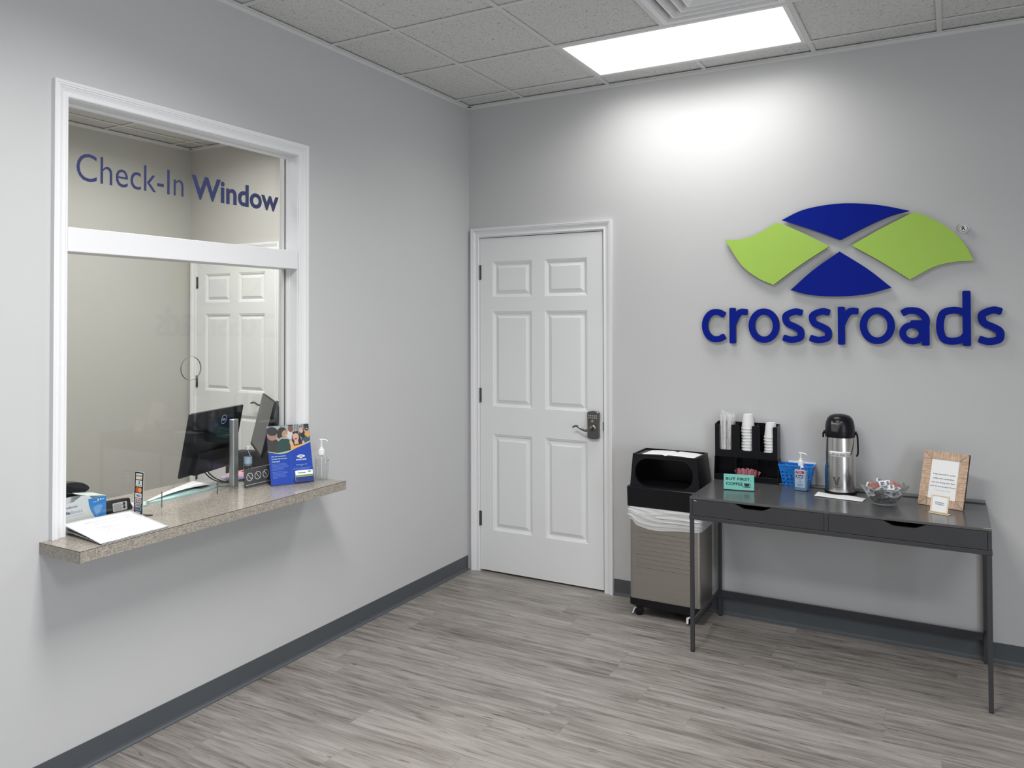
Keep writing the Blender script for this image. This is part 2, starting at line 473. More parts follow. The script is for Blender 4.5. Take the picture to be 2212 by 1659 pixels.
# ceilings: tiles with the tee grid as a part
def ceiling(name, x0, x1, y0, y1, xs, ys, tile, holes):
    mb = MB()
    X = sorted(set([x0, x1] + [h[0] for h in holes] + [h[1] for h in holes]))
    Y = sorted(set([y0, y1] + [h[2] for h in holes] + [h[3] for h in holes]))
    for a, b in zip(X, X[1:]):
        for c, d in zip(Y, Y[1:]):
            if any(h[0] - 1e-4 <= a and b <= h[1] + 1e-4 and h[2] - 1e-4 <= c and d <= h[3] + 1e-4 for h in holes): continue
            mb.box(a, b, c, d, H + .007, H + .027)
    o = struct(mb.build(name, tile))
    g = MB(); w = .011
    def inh(x, y): return any(h[0] + 1e-3 < x < h[1] - 1e-3 and h[2] + 1e-3 < y < h[3] - 1e-3 for h in holes)
    ys2 = sorted([y for y in ys if y0 < y < y1]); xs2 = sorted([x for x in xs if x0 < x < x1])
    for x in xs2:
        e = [y0] + ys2 + [y1]
        for c, d in zip(e, e[1:]):
            if not inh(x, (c + d) / 2): g.box(x - w, x + w, c + (w if c != y0 else 0), d - (w if d != y1 else 0), H, H + .004)
    for y in ys2:
        e = [x0] + xs2 + [x1]
        for c, d in zip(e, e[1:]):
            if not inh((c + d) / 2, y): g.box(c - (0 if c == x0 else w), d - w if d != x1 else d, y - w, y + w, H - .0003, H + .004)
    g.box(x0, x0 + .022, y0, y1, H - .004, H - .0005); g.box(x1 - .022, x1, y0, y1, H - .004, H - .0005)
    g.box(x0, x1, y0, y0 + .022, H - .004, H - .0005); g.box(x0, x1, y1 - .022, y1, H - .004, H - .0005)
    g.box(x0, x0 + .0015, y0, y1, H - .020, H - .002); g.box(x0, x1, y1 - .0015, y1, H - .020, H - .002)
    g.build('ceiling_grid', TEE, o)
    return o
gx = [GA + T * k for k in range(0, 9)]; gy = [-GB - T * k for k in range(0, 12)]
FIX = [(1, 0), (1, 4), (5, 6)]       # grid cells of the 2x1 light panels
holes = [(gx[i], gx[i] + 2 * T, gy[j] - T, gy[j]) for i, j in FIX]
VENT = (gx[1] + T, gx[1] + 2 * T, gy[1] - T, gy[1])
ceiling('ceiling', 0, RX1, RY1, 0, gx, gy, TILE, holes + [VENT])
ogx = [-2.415 + T * k for k in range(0, 5)]; ogy = [-.232 - T * k for k in range(0, 9)]
OF = [(1, 1), (1, 5)]
oholes = [(ogx[i], ogx[i] + 2 * T, ogy[j] - T, ogy[j]) for i, j in OF]
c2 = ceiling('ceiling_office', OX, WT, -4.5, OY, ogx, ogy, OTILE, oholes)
struct(MB().box(OX, RX1, RY1, .12, H + .14, H + .2).build('ceiling_slab', TILE))
# small half-tile joint over the back wall strip
def fixture(x0, y1, strength, name, label, group, spread=SPREAD):
    x1 = x0 + 2 * T; y0 = y1 - T; cx = (x0 + x1) / 2; cy = (y0 + y1) / 2
    em = mat('lit_diffuser', (.9, .9, .9), .5, emit=(1.0, .99, .975), estr=2.2)
    t = thing('ceiling_light', label, 'ceiling light', (cx, cy, H), group=group)
    a, b = T - .011, T / 2 - .011
    mb = MB(); fz = -.003
    w = .022
    mb.box(-a, a, -b, -b + w, fz, .03); mb.box(-a, a, b - w, b, fz, .03)
    mb.box(-a, -a + w, -b + w, b - w, fz, .03); mb.box(a - w, a, -b + w, b - w, fz, .03)
    mb.box(-a, a, -b, b, .031, .05)
    mb.build('light_frame', TRIM, t, bevel=.002)
    MB().box(-a + w, a - w, -b + w, b - w, .002, .008).build('diffuser', em, t)
    ad = bpy.data.lights.new('panel_lamp', 'AREA'); ad.shape = 'RECTANGLE'; ad.size = 2 * (a - w); ad.size_y = 2 * (b - w)
    ad.energy = strength; ad.spread = R(spread); ad.color = (1.0, .988, .972)
    ao = bpy.data.objects.new('panel_lamp', ad); COL.objects.link(ao); ao.parent = t; ao.location = (0, 0, -.004)
    return t
labs = ['bright flat ceiling light panel lit white beside the square air vent, above the door wall',
        'lit ceiling light panel behind the camera, left row, middle of the room',
        'lit ceiling light panel behind the camera, right row, middle of the room',
        'lit ceiling light panel at the far end behind the camera, left row',
        'lit ceiling light panel at the far end behind the camera, right row']
for (i, j), lb in zip(FIX, labs):
    fixture(gx[i], gy[j], LIGHT_NEAR if j == 0 else LIGHT, 'ceiling_light', lb, 'ceiling light panels of the waiting room')
olabs = ['lit ceiling light panel in the office beyond the check-in window, nearer the office door',
         'lit ceiling light panel in the office beyond the check-in window, farther from the office door']
for (i, j), lb in zip(OF, olabs):
    fixture(ogx[i], ogy[j], OFFICE, 'ceiling_light', lb, 'ceiling light panels of the office', 165)

# air diffuser
vx, vy = (VENT[0] + VENT[1]) / 2, (VENT[2] + VENT[3]) / 2
t = thing('air_vent', 'square white ceiling air vent with nested louvres beside the light panel', 'air vent', (vx, vy, H))
b = T / 2 - .011
def ring(mb, r0, z0, r1, z1, th=.0035):
    for s in range(4):
        c, sn = [(1, 0), (0, 1), (-1, 0), (0, -1)][s]
        def P(u, v, z): return (u * c - v * sn, u * sn + v * c, z)
        mb.add([P(-r0, -r0, z0), P(r0, -r0, z0), P(r1, -r1, z1), P(-r1, -r1, z1),
                P(-r0, -r0, z0 + th), P(r0, -r0, z0 + th), P(r1, -r1, z1 + th), P(-r1, -r1, z1 + th)],
               [(0, 1, 2, 3), (7, 6, 5, 4), (0, 4, 5, 1), (1, 5, 6, 2), (2, 6, 7, 3), (3, 7, 4, 0)])
mb = MB(); ring(mb, b, -.003, b - .025, -.003); ring(mb, b - .025, -.003, b - .04, .02); mb.build('vent_frame', TRIM, t)
mb = MB(); ring(mb, .205, -.002, .160, .055); ring(mb, .205, -.002, .214, -.002); mb.build('louvre', TRIM, t)
mb = MB(); ring(mb, .150, -.004, .110, .050); ring(mb, .150, -.004, .158, -.004); mb.build('louvre', TRIM, t)
mb = MB(); mb.add([(-.105, -.105, -.006), (.105, -.105, -.006), (.105, .105, -.006), (-.105, .105, -.006), (0, 0, .035)],
                  [(0, 1, 4), (1, 2, 4), (2, 3, 4), (3, 0, 4)]); ring(mb, .105, -.006, .113, -.006)
mb.build('centre_cone', TRIM, t)
MB().box(-b, b, -b, b, .075, .08).build('plenum_back', DGREY, t)

# baseboards (cove with a toe)
def base_prof(): return [(0, 0), (.013, 0), (.013, .004), (.006, .010), (.0035, .018), (.0035, .0924), (0, .0924)]
def baseboard_x(name, x0, x1, y, s=-1):
    mb = MB(); pr = base_prof(); n = len(pr)
    vs = [(x0, y + s * a, z) for a, z in pr] + [(x1, y + s * a, z) for a, z in pr]
    mb.add(vs, [list(range(n)), list(range(n, 2 * n))[::-1]] + [(i, (i + 1) % n, n + (i + 1) % n, n + i) for i in range(n)])
    return struct(mb.build(name, BASEB))
def baseboard_y(name, y0, y1, x, s=1):
    mb = MB(); pr = base_prof(); n = len(pr)
    vs = [(x + s * a, y0, z) for a, z in pr] + [(x + s * a, y1, z) for a, z in pr]
    mb.add(vs, [list(range(n)), list(range(n, 2 * n))[::-1]] + [(i, (i + 1) % n, n + (i + 1) % n, n + i) for i in range(n)])
    return struct(mb.build(name, BASEB))
baseboard_y('baseboard_left', RY1, -.0225, 0)
baseboard_x('baseboard_back', .9987, RX1, 0)
baseboard_y('baseboard_right', RY1, 0, RX1, -1)

# casings: profile swept with mitred corners.  prof = (outward distance, thickness)
CPROF = [(0, 0), (0, .009), (.003, .012), (.008, .012), (.0105, .0085), (.013, .0085), (.020, .0095), (.029, .0135), (.033, .0165), (.0345, .0150), (.0365, .0150), (.0385, .0190), (.044, .0190), (.046, .021), (.055, .021), (.055, 0)]
def casing(path, outw, emit, mb, sc=1.0):
    """path: list of 2-D inner corners; outw: outward directions (mitre vectors) at every corner"""
    n = len(CPROF); vs = []
    for p, o in zip(path, outw):
        for a, h in CPROF: vs.append(emit(p[0] + o[0] * a * sc, p[1] + o[1] * a * sc, h))
    fs = []
    for j in range(len(path) - 1):
        for i in range(n):
            fs.append((j * n + i, j * n + (i + 1) % n, (j + 1) * n + (i + 1) % n, (j + 1) * n + i))
    fs += [list(range(n)), [(len(path) - 1) * n + i for i in range(n)][::-1]]
    mb.add(vs, fs)
# door casing
def door_trim(name, x0, x1, top, yy, m=TRIM):
    mb = MB()
    casing([(x0, 0), (x0, top), (x1, top), (x1, 0)], [(-1, 0), (-1, 1), (1, 1), (1, 0)], lambda a, b, h: (a, yy - h, b), mb, 1.0)
    return struct(mb.build(name, m))
door_trim('trim_1', DL - .005, DR + .009, DT + .010, 0)
door_trim('trim_2', ODL - .005, ODR + .009, DT + .010, OY)

def door_leaf(x0, x1, top, panels):
    """moulded six-panel face at local y=0 looking to -y"""
    mb = MB(); z0 = .012
    xs = sorted(set([x0, x1] + [round(v, 4) for p in panels for v in p[:2]]))
    zs = sorted(set([z0, top] + [round(v, 4) for p in panels for v in p[2:]]))
    for a, b in zip(xs, xs[1:]):
        for c, d in zip(zs, zs[1:]):
            cx, cz = (a + b) / 2, (c + d) / 2
            if any(p[0] < cx < p[1] and p[2] < cz < p[3] for p in panels): continue
            mb.add([(a, 0, c), (b, 0, c), (b, 0, d), (a, 0, d)], [(0, 1, 2, 3)])
    steps = [(0, 0), (.004, .003), (.010, .0045), (.018, .0135), (.023, .0135), (.044, .002), (.045, .002)]
    for a, b, c, d in panels:
        rings = [[(a + i, y, c + i), (b - i, y, c + i), (b - i, y, d - i), (a + i, y, d - i)] for i, y in steps]
        for r0, r1 in zip(rings, rings[1:]):
            for k in range(4):
                mb.add([r0[k], r0[(k + 1) % 4], r1[(k + 1) % 4], r1[k]], [(0, 1, 2, 3)])
        mb.add(rings[-1], [(0, 1, 2, 3)])
    # edges and back
    y1 = .035
    mb.add([(x0, 0, z0), (x1, 0, z0), (x1, 0, top), (x0, 0, top), (x0, y1, z0), (x1, y1, z0), (x1, y1, top), (x0, y1, top)],
           [(4, 7, 6, 5), (0, 4, 5, 1), (1, 5, 6, 2), (2, 6, 7, 3), (3, 7, 4, 0)])
    return mb
PAN = [(.094, .376, 1.752, 1.979), (.467, .750, 1.752, 1.979), (.094, .376, 1.056, 1.662), (.467, .750, 1.056, 1.662), (.094, .376, .270, .881), (.467, .750, .270, .881)]
def make_door(name, x0, yy, lab):
    t = thing(name, lab, 'door', (x0, yy, 0), kind='structure')
    w = DR - DL
    door_leaf(0, w, DT, PAN).build('door_leaf', DOORW, t)
    mb = MB()
    mb.box(-.018, -.003, 0, .10, 0, DT + .018); mb.box(w + .003, w + .018, 0, .10, 0, DT + .018); mb.box(-.003, w + .003, 0, .10, DT + .004, DT + .018)
    mb.box(-.003, .008, .036, .05, 0, DT + .004); mb.box(w - .008, w + .003, .036, .05, 0, DT + .004)
    mb.build('door_jamb', TRIM, t)
    for z in (.290, 1.077, 1.866):
        mb = MB()
        mb.lathe([(.0055, z), (.0055, z + .093)], 12, -.004, -.004)
        for k in range(5): mb.lathe([(.0062, z + .0186 * k + .001), (.0062, z + .0186 * k + .0165)], 12, -.004, -.004)
        mb.box(-.012, .010, -.0015, .0, z, z + .093)
        mb.build('hinge', PEWTER, t, smooth=True)
    return t
d1 = make_door('door_1', DL, 0, 'white six-panel door with dark keypad lock, beside the corner of the waiting room')
d2 = make_door('door_2', ODL, OY, 'white six-panel office door seen through the check-in window')
# keypad lock of door 1 (local x from slab left edge)
lx = .8775 - DL; lz = .982
lock = MB().prism([(lx + u, lz + v) for u, v in [(-.037, -.074), (-.030, -.079), (-.012, -.083), (.012, -.083), (.030, -.079), (.037, -.074), (.036, 0), (.038, .045), (.038, .073), (.025, .080), (0, .084), (-.025, .080), (-.038, .073), (-.038, .045), (-.036, 0)]], 0, -.026, 'y').build('keypad_lock', PEWTER, d1, bevel=.004, seg=3)
for r_, zz in enumerate((.056, .043)):
    for k in range(5):
        MB().prism(rrect(lx - .030 + .0125 * k, lx - .0215 + .0125 * k, lz + zz - .004, lz + zz + .004, .002, 2), -.0255, -.0285, 'y').build('keypad_button', CHROME, lock)
MB().prism(circ(lx - .002, lz + .024, .008), -.0255, -.030, 'y').build('key_cylinder', CHROME, lock, bevel=.001)
mb = MB(); mb.xf = Matrix.Translation((lx - .002, -.026, lz - .016)) @ Matrix.Rotation(R(90), 4, 'X')
mb.lathe([(.022, 0), (.022, .004), (.017, .008), (.012, .010), (.012, .034), (.009, .037)], 24)
mb.xf = None
mb.tube(crom([(lx - .002, -.058, lz - .016), (lx - .030, -.060, lz - .030), (lx - .060, -.060, lz - .022), (lx - .085, -.058, lz - .008), (lx - .105, -.056, lz - .009), (lx - .117, -.054, lz - .016)], 5), [.008] * 5 + [.007] * 11 + [.006] * 5 + [.005] * 5, 10)
mb.build('lever_handle', PEWTER, lock, smooth=True)
MB().box(DR - DL - .001, DR - DL + .004, -.003, .01, .95, 1.0).build('latch_plate', PEWTER, d1)
# office door lever
hx = .78
t2 = MB(); t2.xf = Matrix.Translation((hx, 0, .985)) @ Matrix.Rotation(R(90), 4, 'X'); t2.lathe([(.03, 0), (.028, .008), (.012, .010), (.012, .045)], 20); t2.xf = None
t2.tube(crom([(hx, -.045, .985), (hx - .04, -.048, .975), (hx - .09, -.047, .992), (hx - .125, -.045, .985)], 5), .007, 8)
t2.build('lever_handle', PEWTER, d2, smooth=True)

# ------------------------------------------------------------------ check-in window
w1 = thing('window_1', 'white framed check-in window with glass and navy lettering above the speckled counter', 'window', (0, 0, 0), kind='structure')
mb = MB()
casing([(WY0, WZ0), (WY0, WZ1), (WY1, WZ1), (WY1, WZ0)], [(-1, 0), (-1, 1), (1, 1), (1, 0)], lambda a, b, h: (h, a, b), mb, 1.0)
mb.build('window_casing', TRIM, w1)
mb = MB()
GXX0 = -.076
mb.box(-.145, 0, WY0 - .03, WY0 + .004, WZ0, WZ1 + .055)
mb.box(GXX0, 0, WY1 - .004, WY1 + .03, WZ0, WZ1 + .055); mb.box(WT, GXX0, WY1 + .010, WY1 + .03, WZ0, WZ1 + .055)
mb.box(-.070, 0, WY0 + .004, WY1 - .004, WZ1 - .003, WZ1 + .055)
mb.build('window_jamb', TRIM, w1)
GXX = -.070   # glass plane
mb = MB()
for a, b in ((WY0 + .004, WY0 + .014), (WY1 - .014, WY1 - .004)):
    for z0, z1 in ((WZ0, 1.852), (1.935, WZ1 - .003)):
        mb.box(GXX + .004, GXX + .018, a, b, z0, z1); mb.box(GXX + .018, GXX + .024, a + (.005 if a > -2 else 0), b - (.005 if a < -2 else 0), z0, z1)
        mb.box(GXX - .022, GXX - .004, a + (.001 if a > -2 else 0), b + (.012 if a > -2 else .006), z0, z1)
mb.box(GXX + .004, GXX + .016, WY0 + .014, WY1 - .014, WZ1 - .013, WZ1 - .003)
mb.build('glazing_stop', TRIM, w1, bevel=.001)
mb = MB()
for z0, z1 in ((WZ0 + .001, 1.849), (1.938, WZ1 - .015)): mb.box(GXX - .0038, GXX + .0038, WY1 - .0165, WY1 - .0052, z0, z1) if False else mb.box(GXX + .0032, GXX + .0040, WY1 - .0170, WY1 - .0140, z0, z1)
mb.build('glazing_gasket', INK, w1)
MB().box(-.100, .004, WY0 + .004, WY1 - .002, 1.850, 1.937).build('transom_bar', TRIM, w1, bevel=.0025)
def pane(name, loops):
    vs, fs = curve_mesh(loops, .006)
    mb = MB(); mb.add([(GXX - .003 + w, u, v) for u, v, w in vs], fs)
    return mb.build(name, GLASS, w1)
pane('upper_glass_pane', [[(WY0 + .005, 1.938), (WY1 - .005, 1.938), (WY1 - .005, WZ1 - .004), (WY0 + .005, WZ1 - .004)]])
pane('lower_glass_pane', [[(WY0 + .005, WZ0 + .001), (-2.224, WZ0 + .001), (-2.224, .912), (-1.948, .905), (-1.948, WZ0 + .001), (WY1 - .005, WZ0 + .001), (WY1 - .005, 1.849), (WY0 + .005, 1.849)], circ(-2.087, 1.403, .0495, 48)])
# lettering: faces +x, reads along +y
mb = MB()
def on_glass(vf, y, z):
    mb.add([(GXX + .0031 + w, y + u, z + v) for u, v, w in vf[0]], vf[1])
on_glass(text_mesh('Check-In', .461, .104, .0003, align='l', bold=-.004), -2.591, 2.1205)
on_glass(text_mesh('Window', .493, .102, .0003, align='l', bold=.027), -2.090, 2.1205)
mb.build('window_lettering', NAVY, w1)
# edge ring of the speech hole
mb = MB(); mb.add(*(lambda vf: ([(GXX - .0032 + w, u, v) for u, v, w in vf[0]], vf[1]))(curve_mesh([circ(-2.087, 1.403, .0500, 48), circ(-2.087, 1.403, .0489, 48)], .0064)))
mb.build('speech_hole_edge', mat('cut_glass_edge', (.16, .18, .17), .25, var=.1), w1)
mb = MB(); mb.box(GXX - .0032, GXX + .0032, -2.2249, -2.2240, WZ0 + .001, .912); mb.box(GXX - .0032, GXX + .0032, -1.9480, -1.9471, WZ0 + .001, .905)
mb.build('pass_through_edge', MATS['cut_glass_edge'], w1)

# office-side casing of the window (seen through the glass)
mb = MB(); mb.box(WT - .02, WT, WY1 + .022, WY1 + .075, WZ0, 2.5); mb.box(WT - .02, WT, WY0 - .055, WY0 - .001, WZ0, 2.5)
mb.build('office_side_casing', TRIM, w1)

# ------------------------------------------------------------------ counter
ct = MB().prism([(.229, -2.7548), (.229, -1.4547), (.0005, -1.4547), (.0005, WY1 - .0045), (WT - .0005 - .02, WY1 - .0045), (WT - .021, -.9), (-.42, -.9), (-.42, -3.2), (WT - .021, -3.2), (WT - .021, WY0 + .0045), (.0005, WY0 + .0045), (.0005, -2.7548)], .8065, .8465, 'z').build('counter', LAM, bevel=.0012)
setp(ct, 'speckled taupe laminate counter running through the check-in window', 'counter')
SEAM = mat('dark_laminate_seam', (.035, .03, .026), .6, var=.1)
mb = MB(); mb.box(.2288, .2294, -2.7548, -1.4547, .8452, .8467); mb.box(.0005, .2290, -2.7552, -2.7546, .8452, .8467); mb.box(.2286, .2294, -2.7552, -2.7543, .8070, .8467)
mb.build('edge_seam', SEAM, ct)
MB().box(-.40, -.141, -3.15, -.95, 0, .806).build('counter_support_panel', OWALL, ct)

# ------------------------------------------------------------------ raised wall sign
LOGO = {
'T': [[(1.9596, 2.1268), (2.0654, 2.1725), (2.1972, 2.1917), (2.3108, 2.1893), (2.4348, 2.1695), (2.5615, 2.1335)], [(2.5615, 2.1335), (2.4748, 2.1125), (2.3654, 2.0664), (2.2457, 2.0062)], [(2.2457, 2.0062), (2.1162, 2.0644), (1.9596, 2.1268)]],
'L': [[(1.6634, 2.0376), (1.7482, 2.0364), (1.8355, 2.0607), (1.9289, 2.1137)], [(1.9289, 2.1137), (1.9595, 2.107), (2.0644, 2.0533), (2.1932, 1.9781)], [(2.1932, 1.9781), (2.0556, 1.8894), (1.9149, 1.7867)], [(1.9149, 1.7867), (1.8337, 1.8265), (1.7472, 1.9006), (1.6634, 2.0376)]],
'R': [[(2.297, 1.9768), (2.4269, 2.0499), (2.5679, 2.1205)], [(2.5679, 2.1205), (2.5938, 2.1211), (2.6712, 2.0806), (2.7466, 2.0195), (2.7958, 1.9544), (2.8288, 1.878)], [(2.8288, 1.878), (2.7514, 1.876), (2.6626, 1.8551), (2.5602, 1.7966)], [(2.5602, 1.7966), (2.4255, 1.894), (2.297, 1.9768)]],
'B': [[(2.2416, 1.9488), (2.1145, 1.8591), (2.0007, 1.757)], [(2.0007, 1.757), (2.0987, 1.73), (2.229, 1.7199), (2.3623, 1.7289), (2.4782, 1.7594)], [(2.4782, 1.7594), (2.3702, 1.8559), (2.2416, 1.9488)]]}
def seg_outline(segs, n=6):
    out = []
    for sg in segs:
        c = crom([(a, b, 0) for a, b in sg], n)
        out += [(v.x, v.y) for v in c[:-1]]
    return out
lg = 'raised pieces of the wall sign'
for key, nm, m_, lb in (('T', 'wall_emblem', LBLUE, 'blue curved top piece of the raised wall emblem'), ('L', 'wall_emblem', LGREEN, 'lime green left wing of the raised wall emblem'),
                        ('R', 'wall_emblem', LGREEN, 'lime green right wing of the raised wall emblem'), ('B', 'wall_emblem', LBLUE, 'blue lower triangular piece of the raised wall emblem')):
    mb = MB().prism(seg_outline(LOGO[key]), -.010, -.028, 'y', 0, 1)
    o = mb.build(nm, [m_, LEDGE]); setp(o, lb, 'wall sign', lg)
    cx = sum(p[0][0] for p in LOGO[key]) / len(LOGO[key]); cz = sum(p[0][1] for p in LOGO[key]) / len(LOGO[key])
    for dx in (-.05, .05):
        mm = MB(); mm.xf = Matrix.Translation((cx + dx, 0, cz)) @ Matrix.Rotation(R(90), 4, 'X'); mm.lathe([(.004, 0), (.004, .0105)], 10)
        mm.build('standoff_pin', LEDGE, o)

XH, BASE, TH = .181, 1.4805, .0335
def stroke(mb, pts, th, n=7, round_=True, closed=False, y0=-.018, y1=-.031):
    """flat stroke along a smooth centre line, in the (x,z) wall plane, as one outline"""
    c = crom([(a, b, 0) for a, b in pts], n, closed) if len(pts) > 2 else [Vector((*p, 0)) for p in pts]
    N = len(c); Lf = []; Rt = []
    for i in range(N):
        d = (c[(i + 1) % N] - c[i - 1]) if closed else (c[min(i + 1, N - 1)] - c[max(i - 1, 0)])
        d.normalize(); nrm = Vector((-d.y, d.x, 0)) * th / 2
        Lf.append(c[i] + nrm); Rt.append(c[i] - nrm)
    if closed: return [[(p.x, p.y) for p in Lf], [(p.x, p.y) for p in Rt]]
    out = [(p.x, p.y) for p in Lf[1:-1]]
    d = (c[-1] - c[-2]).normalized(); a = math.atan2(d.y, d.x); r = .22 * th
    # softly rounded square ends
    def cap(P, a):
        res = []
        for sgn, aa in ((1, 90), (-1, 0)):
            ccx = P.x + math.cos(a) * (-r * .2) - math.sin(a) * sgn * (th / 2 - r); ccy = P.y + math.sin(a) * (-r * .2) + math.cos(a) * sgn * (th / 2 - r)
            for k in range(5):
                t = a + R(aa - 90 * k / 4); res.append((ccx + r * math.cos(t), ccy + r * math.sin(t)))
        return res
    out += cap(c[-1], a)
    out += [(p.x, p.y) for p in Rt[1:-1][::-1]]
    d = (c[0] - c[1]).normalized(); a = math.atan2(d.y, d.x)
    out += cap(c[0], a)
    return [out]
def letter(ch, x0, x1, label, y0=-.010, y1=-.028, xh=None, base=None, th=None):
    xh = xh or XH; base = base or BASE; th = th or TH
    w = x1 - x0; h = th / 2; mb = MB()
    def P(u, v): return (x0 + u * w, base + v * xh)
    hx, hz = h / w, h / xh
    strokes = []
    if ch == 'c':
        a0, a1 = 52, 308
        cx, rx, rz = x0 + h + (w * .62 - h) * 1.0, w * .60 - h, xh / 2 + .001 - h
        pts = []
        for k in range(13):
            t = R(a0 + (a1 - a0) * k / 12)
            pts.append((x0 + h + rx + rx * math.cos(t) * (1.18 if math.cos(t) > 0 else 1), base + xh / 2 + rz * math.sin(t)))
        strokes.append(stroke(mb, pts, th))
    elif ch == 'r':
        strokes.append(stroke(mb, [(x0 + h, base), (x0 + h, base + xh)], th))
        strokes.append(stroke(mb, [(x0 + h, base + xh * .52), (x0 + w * .40, base + xh * .78), (x0 + w * .64, base + xh - h * 1.02), (x1 - h * .25, base + xh - h * 1.05)], th))
    elif ch == 'o':
        rx, rz = w / 2 - h, xh / 2 + .001 - h
        strokes.append(stroke(mb, circ(x0 + w / 2, base + xh / 2, rx, 24, rz), th, 2, closed=True))
    elif ch == 's':
        pts = [(.95 - hx * .6, .965 - hz), (.60, 1.0 - hz), (.26, .92 - hz), (.02 + hx, .735), (.25, .575), (.55, .475), (.80, .375), (.985 - hx, .235), (.76, .02 + hz * 1.3), (.42, .0 + hz), (hx * .7, .055 + hz)]
        strokes.append(stroke(mb, [P(*p) for p in pts], th))
    elif ch == 'a':
        strokes.append(stroke(mb, [P(*p) for p in [(.04 + hx * .7, .93 - hz * .9), (.32, 1.0 - hz), (.66, .97 - hz), (1 - hx, .70), (1 - hx, .45), (1 - hx, .18), (1 - hx, .0)]], th))
        rx_, rz_ = (w - h) / 2 - h * .9, .302 * xh - h * .9
        strokes.append(stroke(mb, circ(x0 + (w - h) / 2, base + .300 * xh, rx_, 24, rz_), th * .9, 2, closed=True))
        strokes.append(stroke(mb, [P(.42, .568), P(1 - hx, .568)], th * .9))
    elif ch == 'd':
        strokes.append(stroke(mb, [(x1 - h, base), (x1 - h, base + xh * 1.385)], th * 1.02))
        pts = [P(1 - hx, .80), P(.72, .965 - hz * .9), P(.48, 1.0 - hz), P(.18 + hx * .2, .82), P(hx, .49), P(.18 + hx * .2, .17), P(.46, hz), P(.74, .09 + hz * .6), P(1 - hx, .28)]
        strokes.append(stroke(mb, pts, th))
    for i, lp in enumerate(strokes):
        vs, fs = curve_mesh(lp, abs(y1 - y0) - .00015 * i)
        k = len(mb.v)
        mb.add([(u, y0 - w_ + (0), v) for u, v, w_ in vs], fs)
    o = mb.build('sign_letter', [LBLUE, LEDGE], sidey=True)
    return setp(o, label, 'wall sign', lg)
for ch, a, b, lb in (('c', 1.532, 1.6601, 'raised blue letter c starting the wall sign'),
    ('r', 1.6828, 1.7782, 'raised blue letter r between the c and the first o of the wall sign'),
    ('o', 1.7845, 1.9438, 'raised blue letter o left of the double s on the wall sign'),
    ('s', 1.9552, 2.0693, 'raised blue letter s following the first o, left of the double s pair'),
    ('s', 2.0878, 2.2026, 'raised blue letter s right of the double s pair, before the second r'),
    ('r', 2.2298, 2.3248, 'raised blue letter r in the middle of the sign, before the second o'),
    ('o', 2.3318, 2.4911, 'raised blue letter o right before the letter a on the wall sign'),
    ('a', 2.5098, 2.6418, 'raised blue letter a of the wall sign'),
    ('d', 2.6693, 2.8145, 'tall raised blue letter d of the wall sign'),
    ('s', 2.8396, 2.9503, 'raised blue letter s ending the wall sign, right of the tall d')):
    letter(ch, a, b, lb)
mb = MB(); mb.prism(circ(2.789, 2.035, .0205, 32), -.012, -.020, 'y', 0, 0)
o = mb.build('registered_mark', [WHITE, LEDGE]); setp(o, 'small round white registered mark disc at the upper right of the wall emblem', 'wall sign', lg)
mm = MB(); put(mm, curve_mesh([circ(0, 0, .0172, 32), circ(0, 0, .0152, 32)], .0006), 2.789, 2.035, -.0201)
put(mm, text_mesh('R', None, .019, .0006, bold=.03), 2.789, 2.0255, -.0201); mm.build('mark_print', INK, o)
MB().prism(circ(2.789, 2.035, .010, 16), 0, -.0122, 'y').build('standoff_pin', LEDGE, o)

# ------------------------------------------------------------------ console table
TX0, TX1, TY0, TY1, TZ = 1.616, 2.868, -.567, -.088, .7465
tb = thing('console_table', 'dark grey two-drawer console table with slim steel legs under the wall sign', 'table', (TX0, TY0, 0))
W_, D_ = TX1 - TX0, .545      # legs reach back to the wall
def lbox(*a, **k): return MB().box(*a, **k)
mb = MB(); mb.box(0, W_, 0, TY1 - TY0, TZ - .011, TZ)
mb.build('tabletop', DGREYT, tb, bevel=.001)
MB().box(.003, W_ - .003, TY1 - TY0 + .014, D_ + .008, TZ - .004, TZ + .006).build('rear_flap', DGREYT, tb, bevel=.0015)
mb = MB()
mb.box(0, .014, 0, D_, .657, TZ - .0115); mb.box(W_ - .014, W_, 0, D_, .657, TZ - .0115)
mb.box(.611, .628, .001, D_ - .02, .657, TZ - .0115)
mb.box(.014, W_ - .014, D_ - .03, D_ - .015, .657, TZ - .0115)
mb.box(.014, W_ - .014, .03, D_ - .03, .657, .662)
mb.build('carcass', DGREY, tb, bevel=.0008)
mb = MB(); mb.box(-.002, W_ + .002, -.002, .020, .638, .6565); mb.box(-.002, W_ + .002, D_ - .022, D_, .638, .6565)
mb.box(-.002, .022, .020, D_ - .022, .638, .6565); mb.box(W_ - .022, W_ + .002, .020, D_ - .022, .638, .6565)
mb.build('steel_frame', DGREY, tb, bevel=.0015)
def drawer(x0, x1, cut):
    z0, z1 = .6585, TZ - .0125
    c = cut; pts = [(x0, z0), (x1, z0), (x1, z1)]
    e = crom([(c + .094, z1, 0), (c + .082, z1 - .001, 0), (c + .062, z1 - .011, 0), (c + .045, z1 - .0185, 0), (c + .030, z1 - .020, 0)], 4)
    pts += [(v.x, v.y) for v in e]
    pts += [(2 * c - v.x, v.y) for v in e[::-1]]
    pts += [(x0, z1)]
    f = MB().prism(pts, .0005, .016, 'y').build('drawer_front', DGREY, tb)
    mb = MB(); mb.box(x0 + .01, x0 + .02, .017, D_ - .06, z0 + .006, z1 - .012); mb.box(x1 - .02, x1 - .01, .017, D_ - .06, z0 + .006, z1 - .012)
    mb.box(x0 + .02, x1 - .02, .06, D_ - .07, z0 + .006, z0 + .010)
    mb.build('drawer_box', BLKM, f)
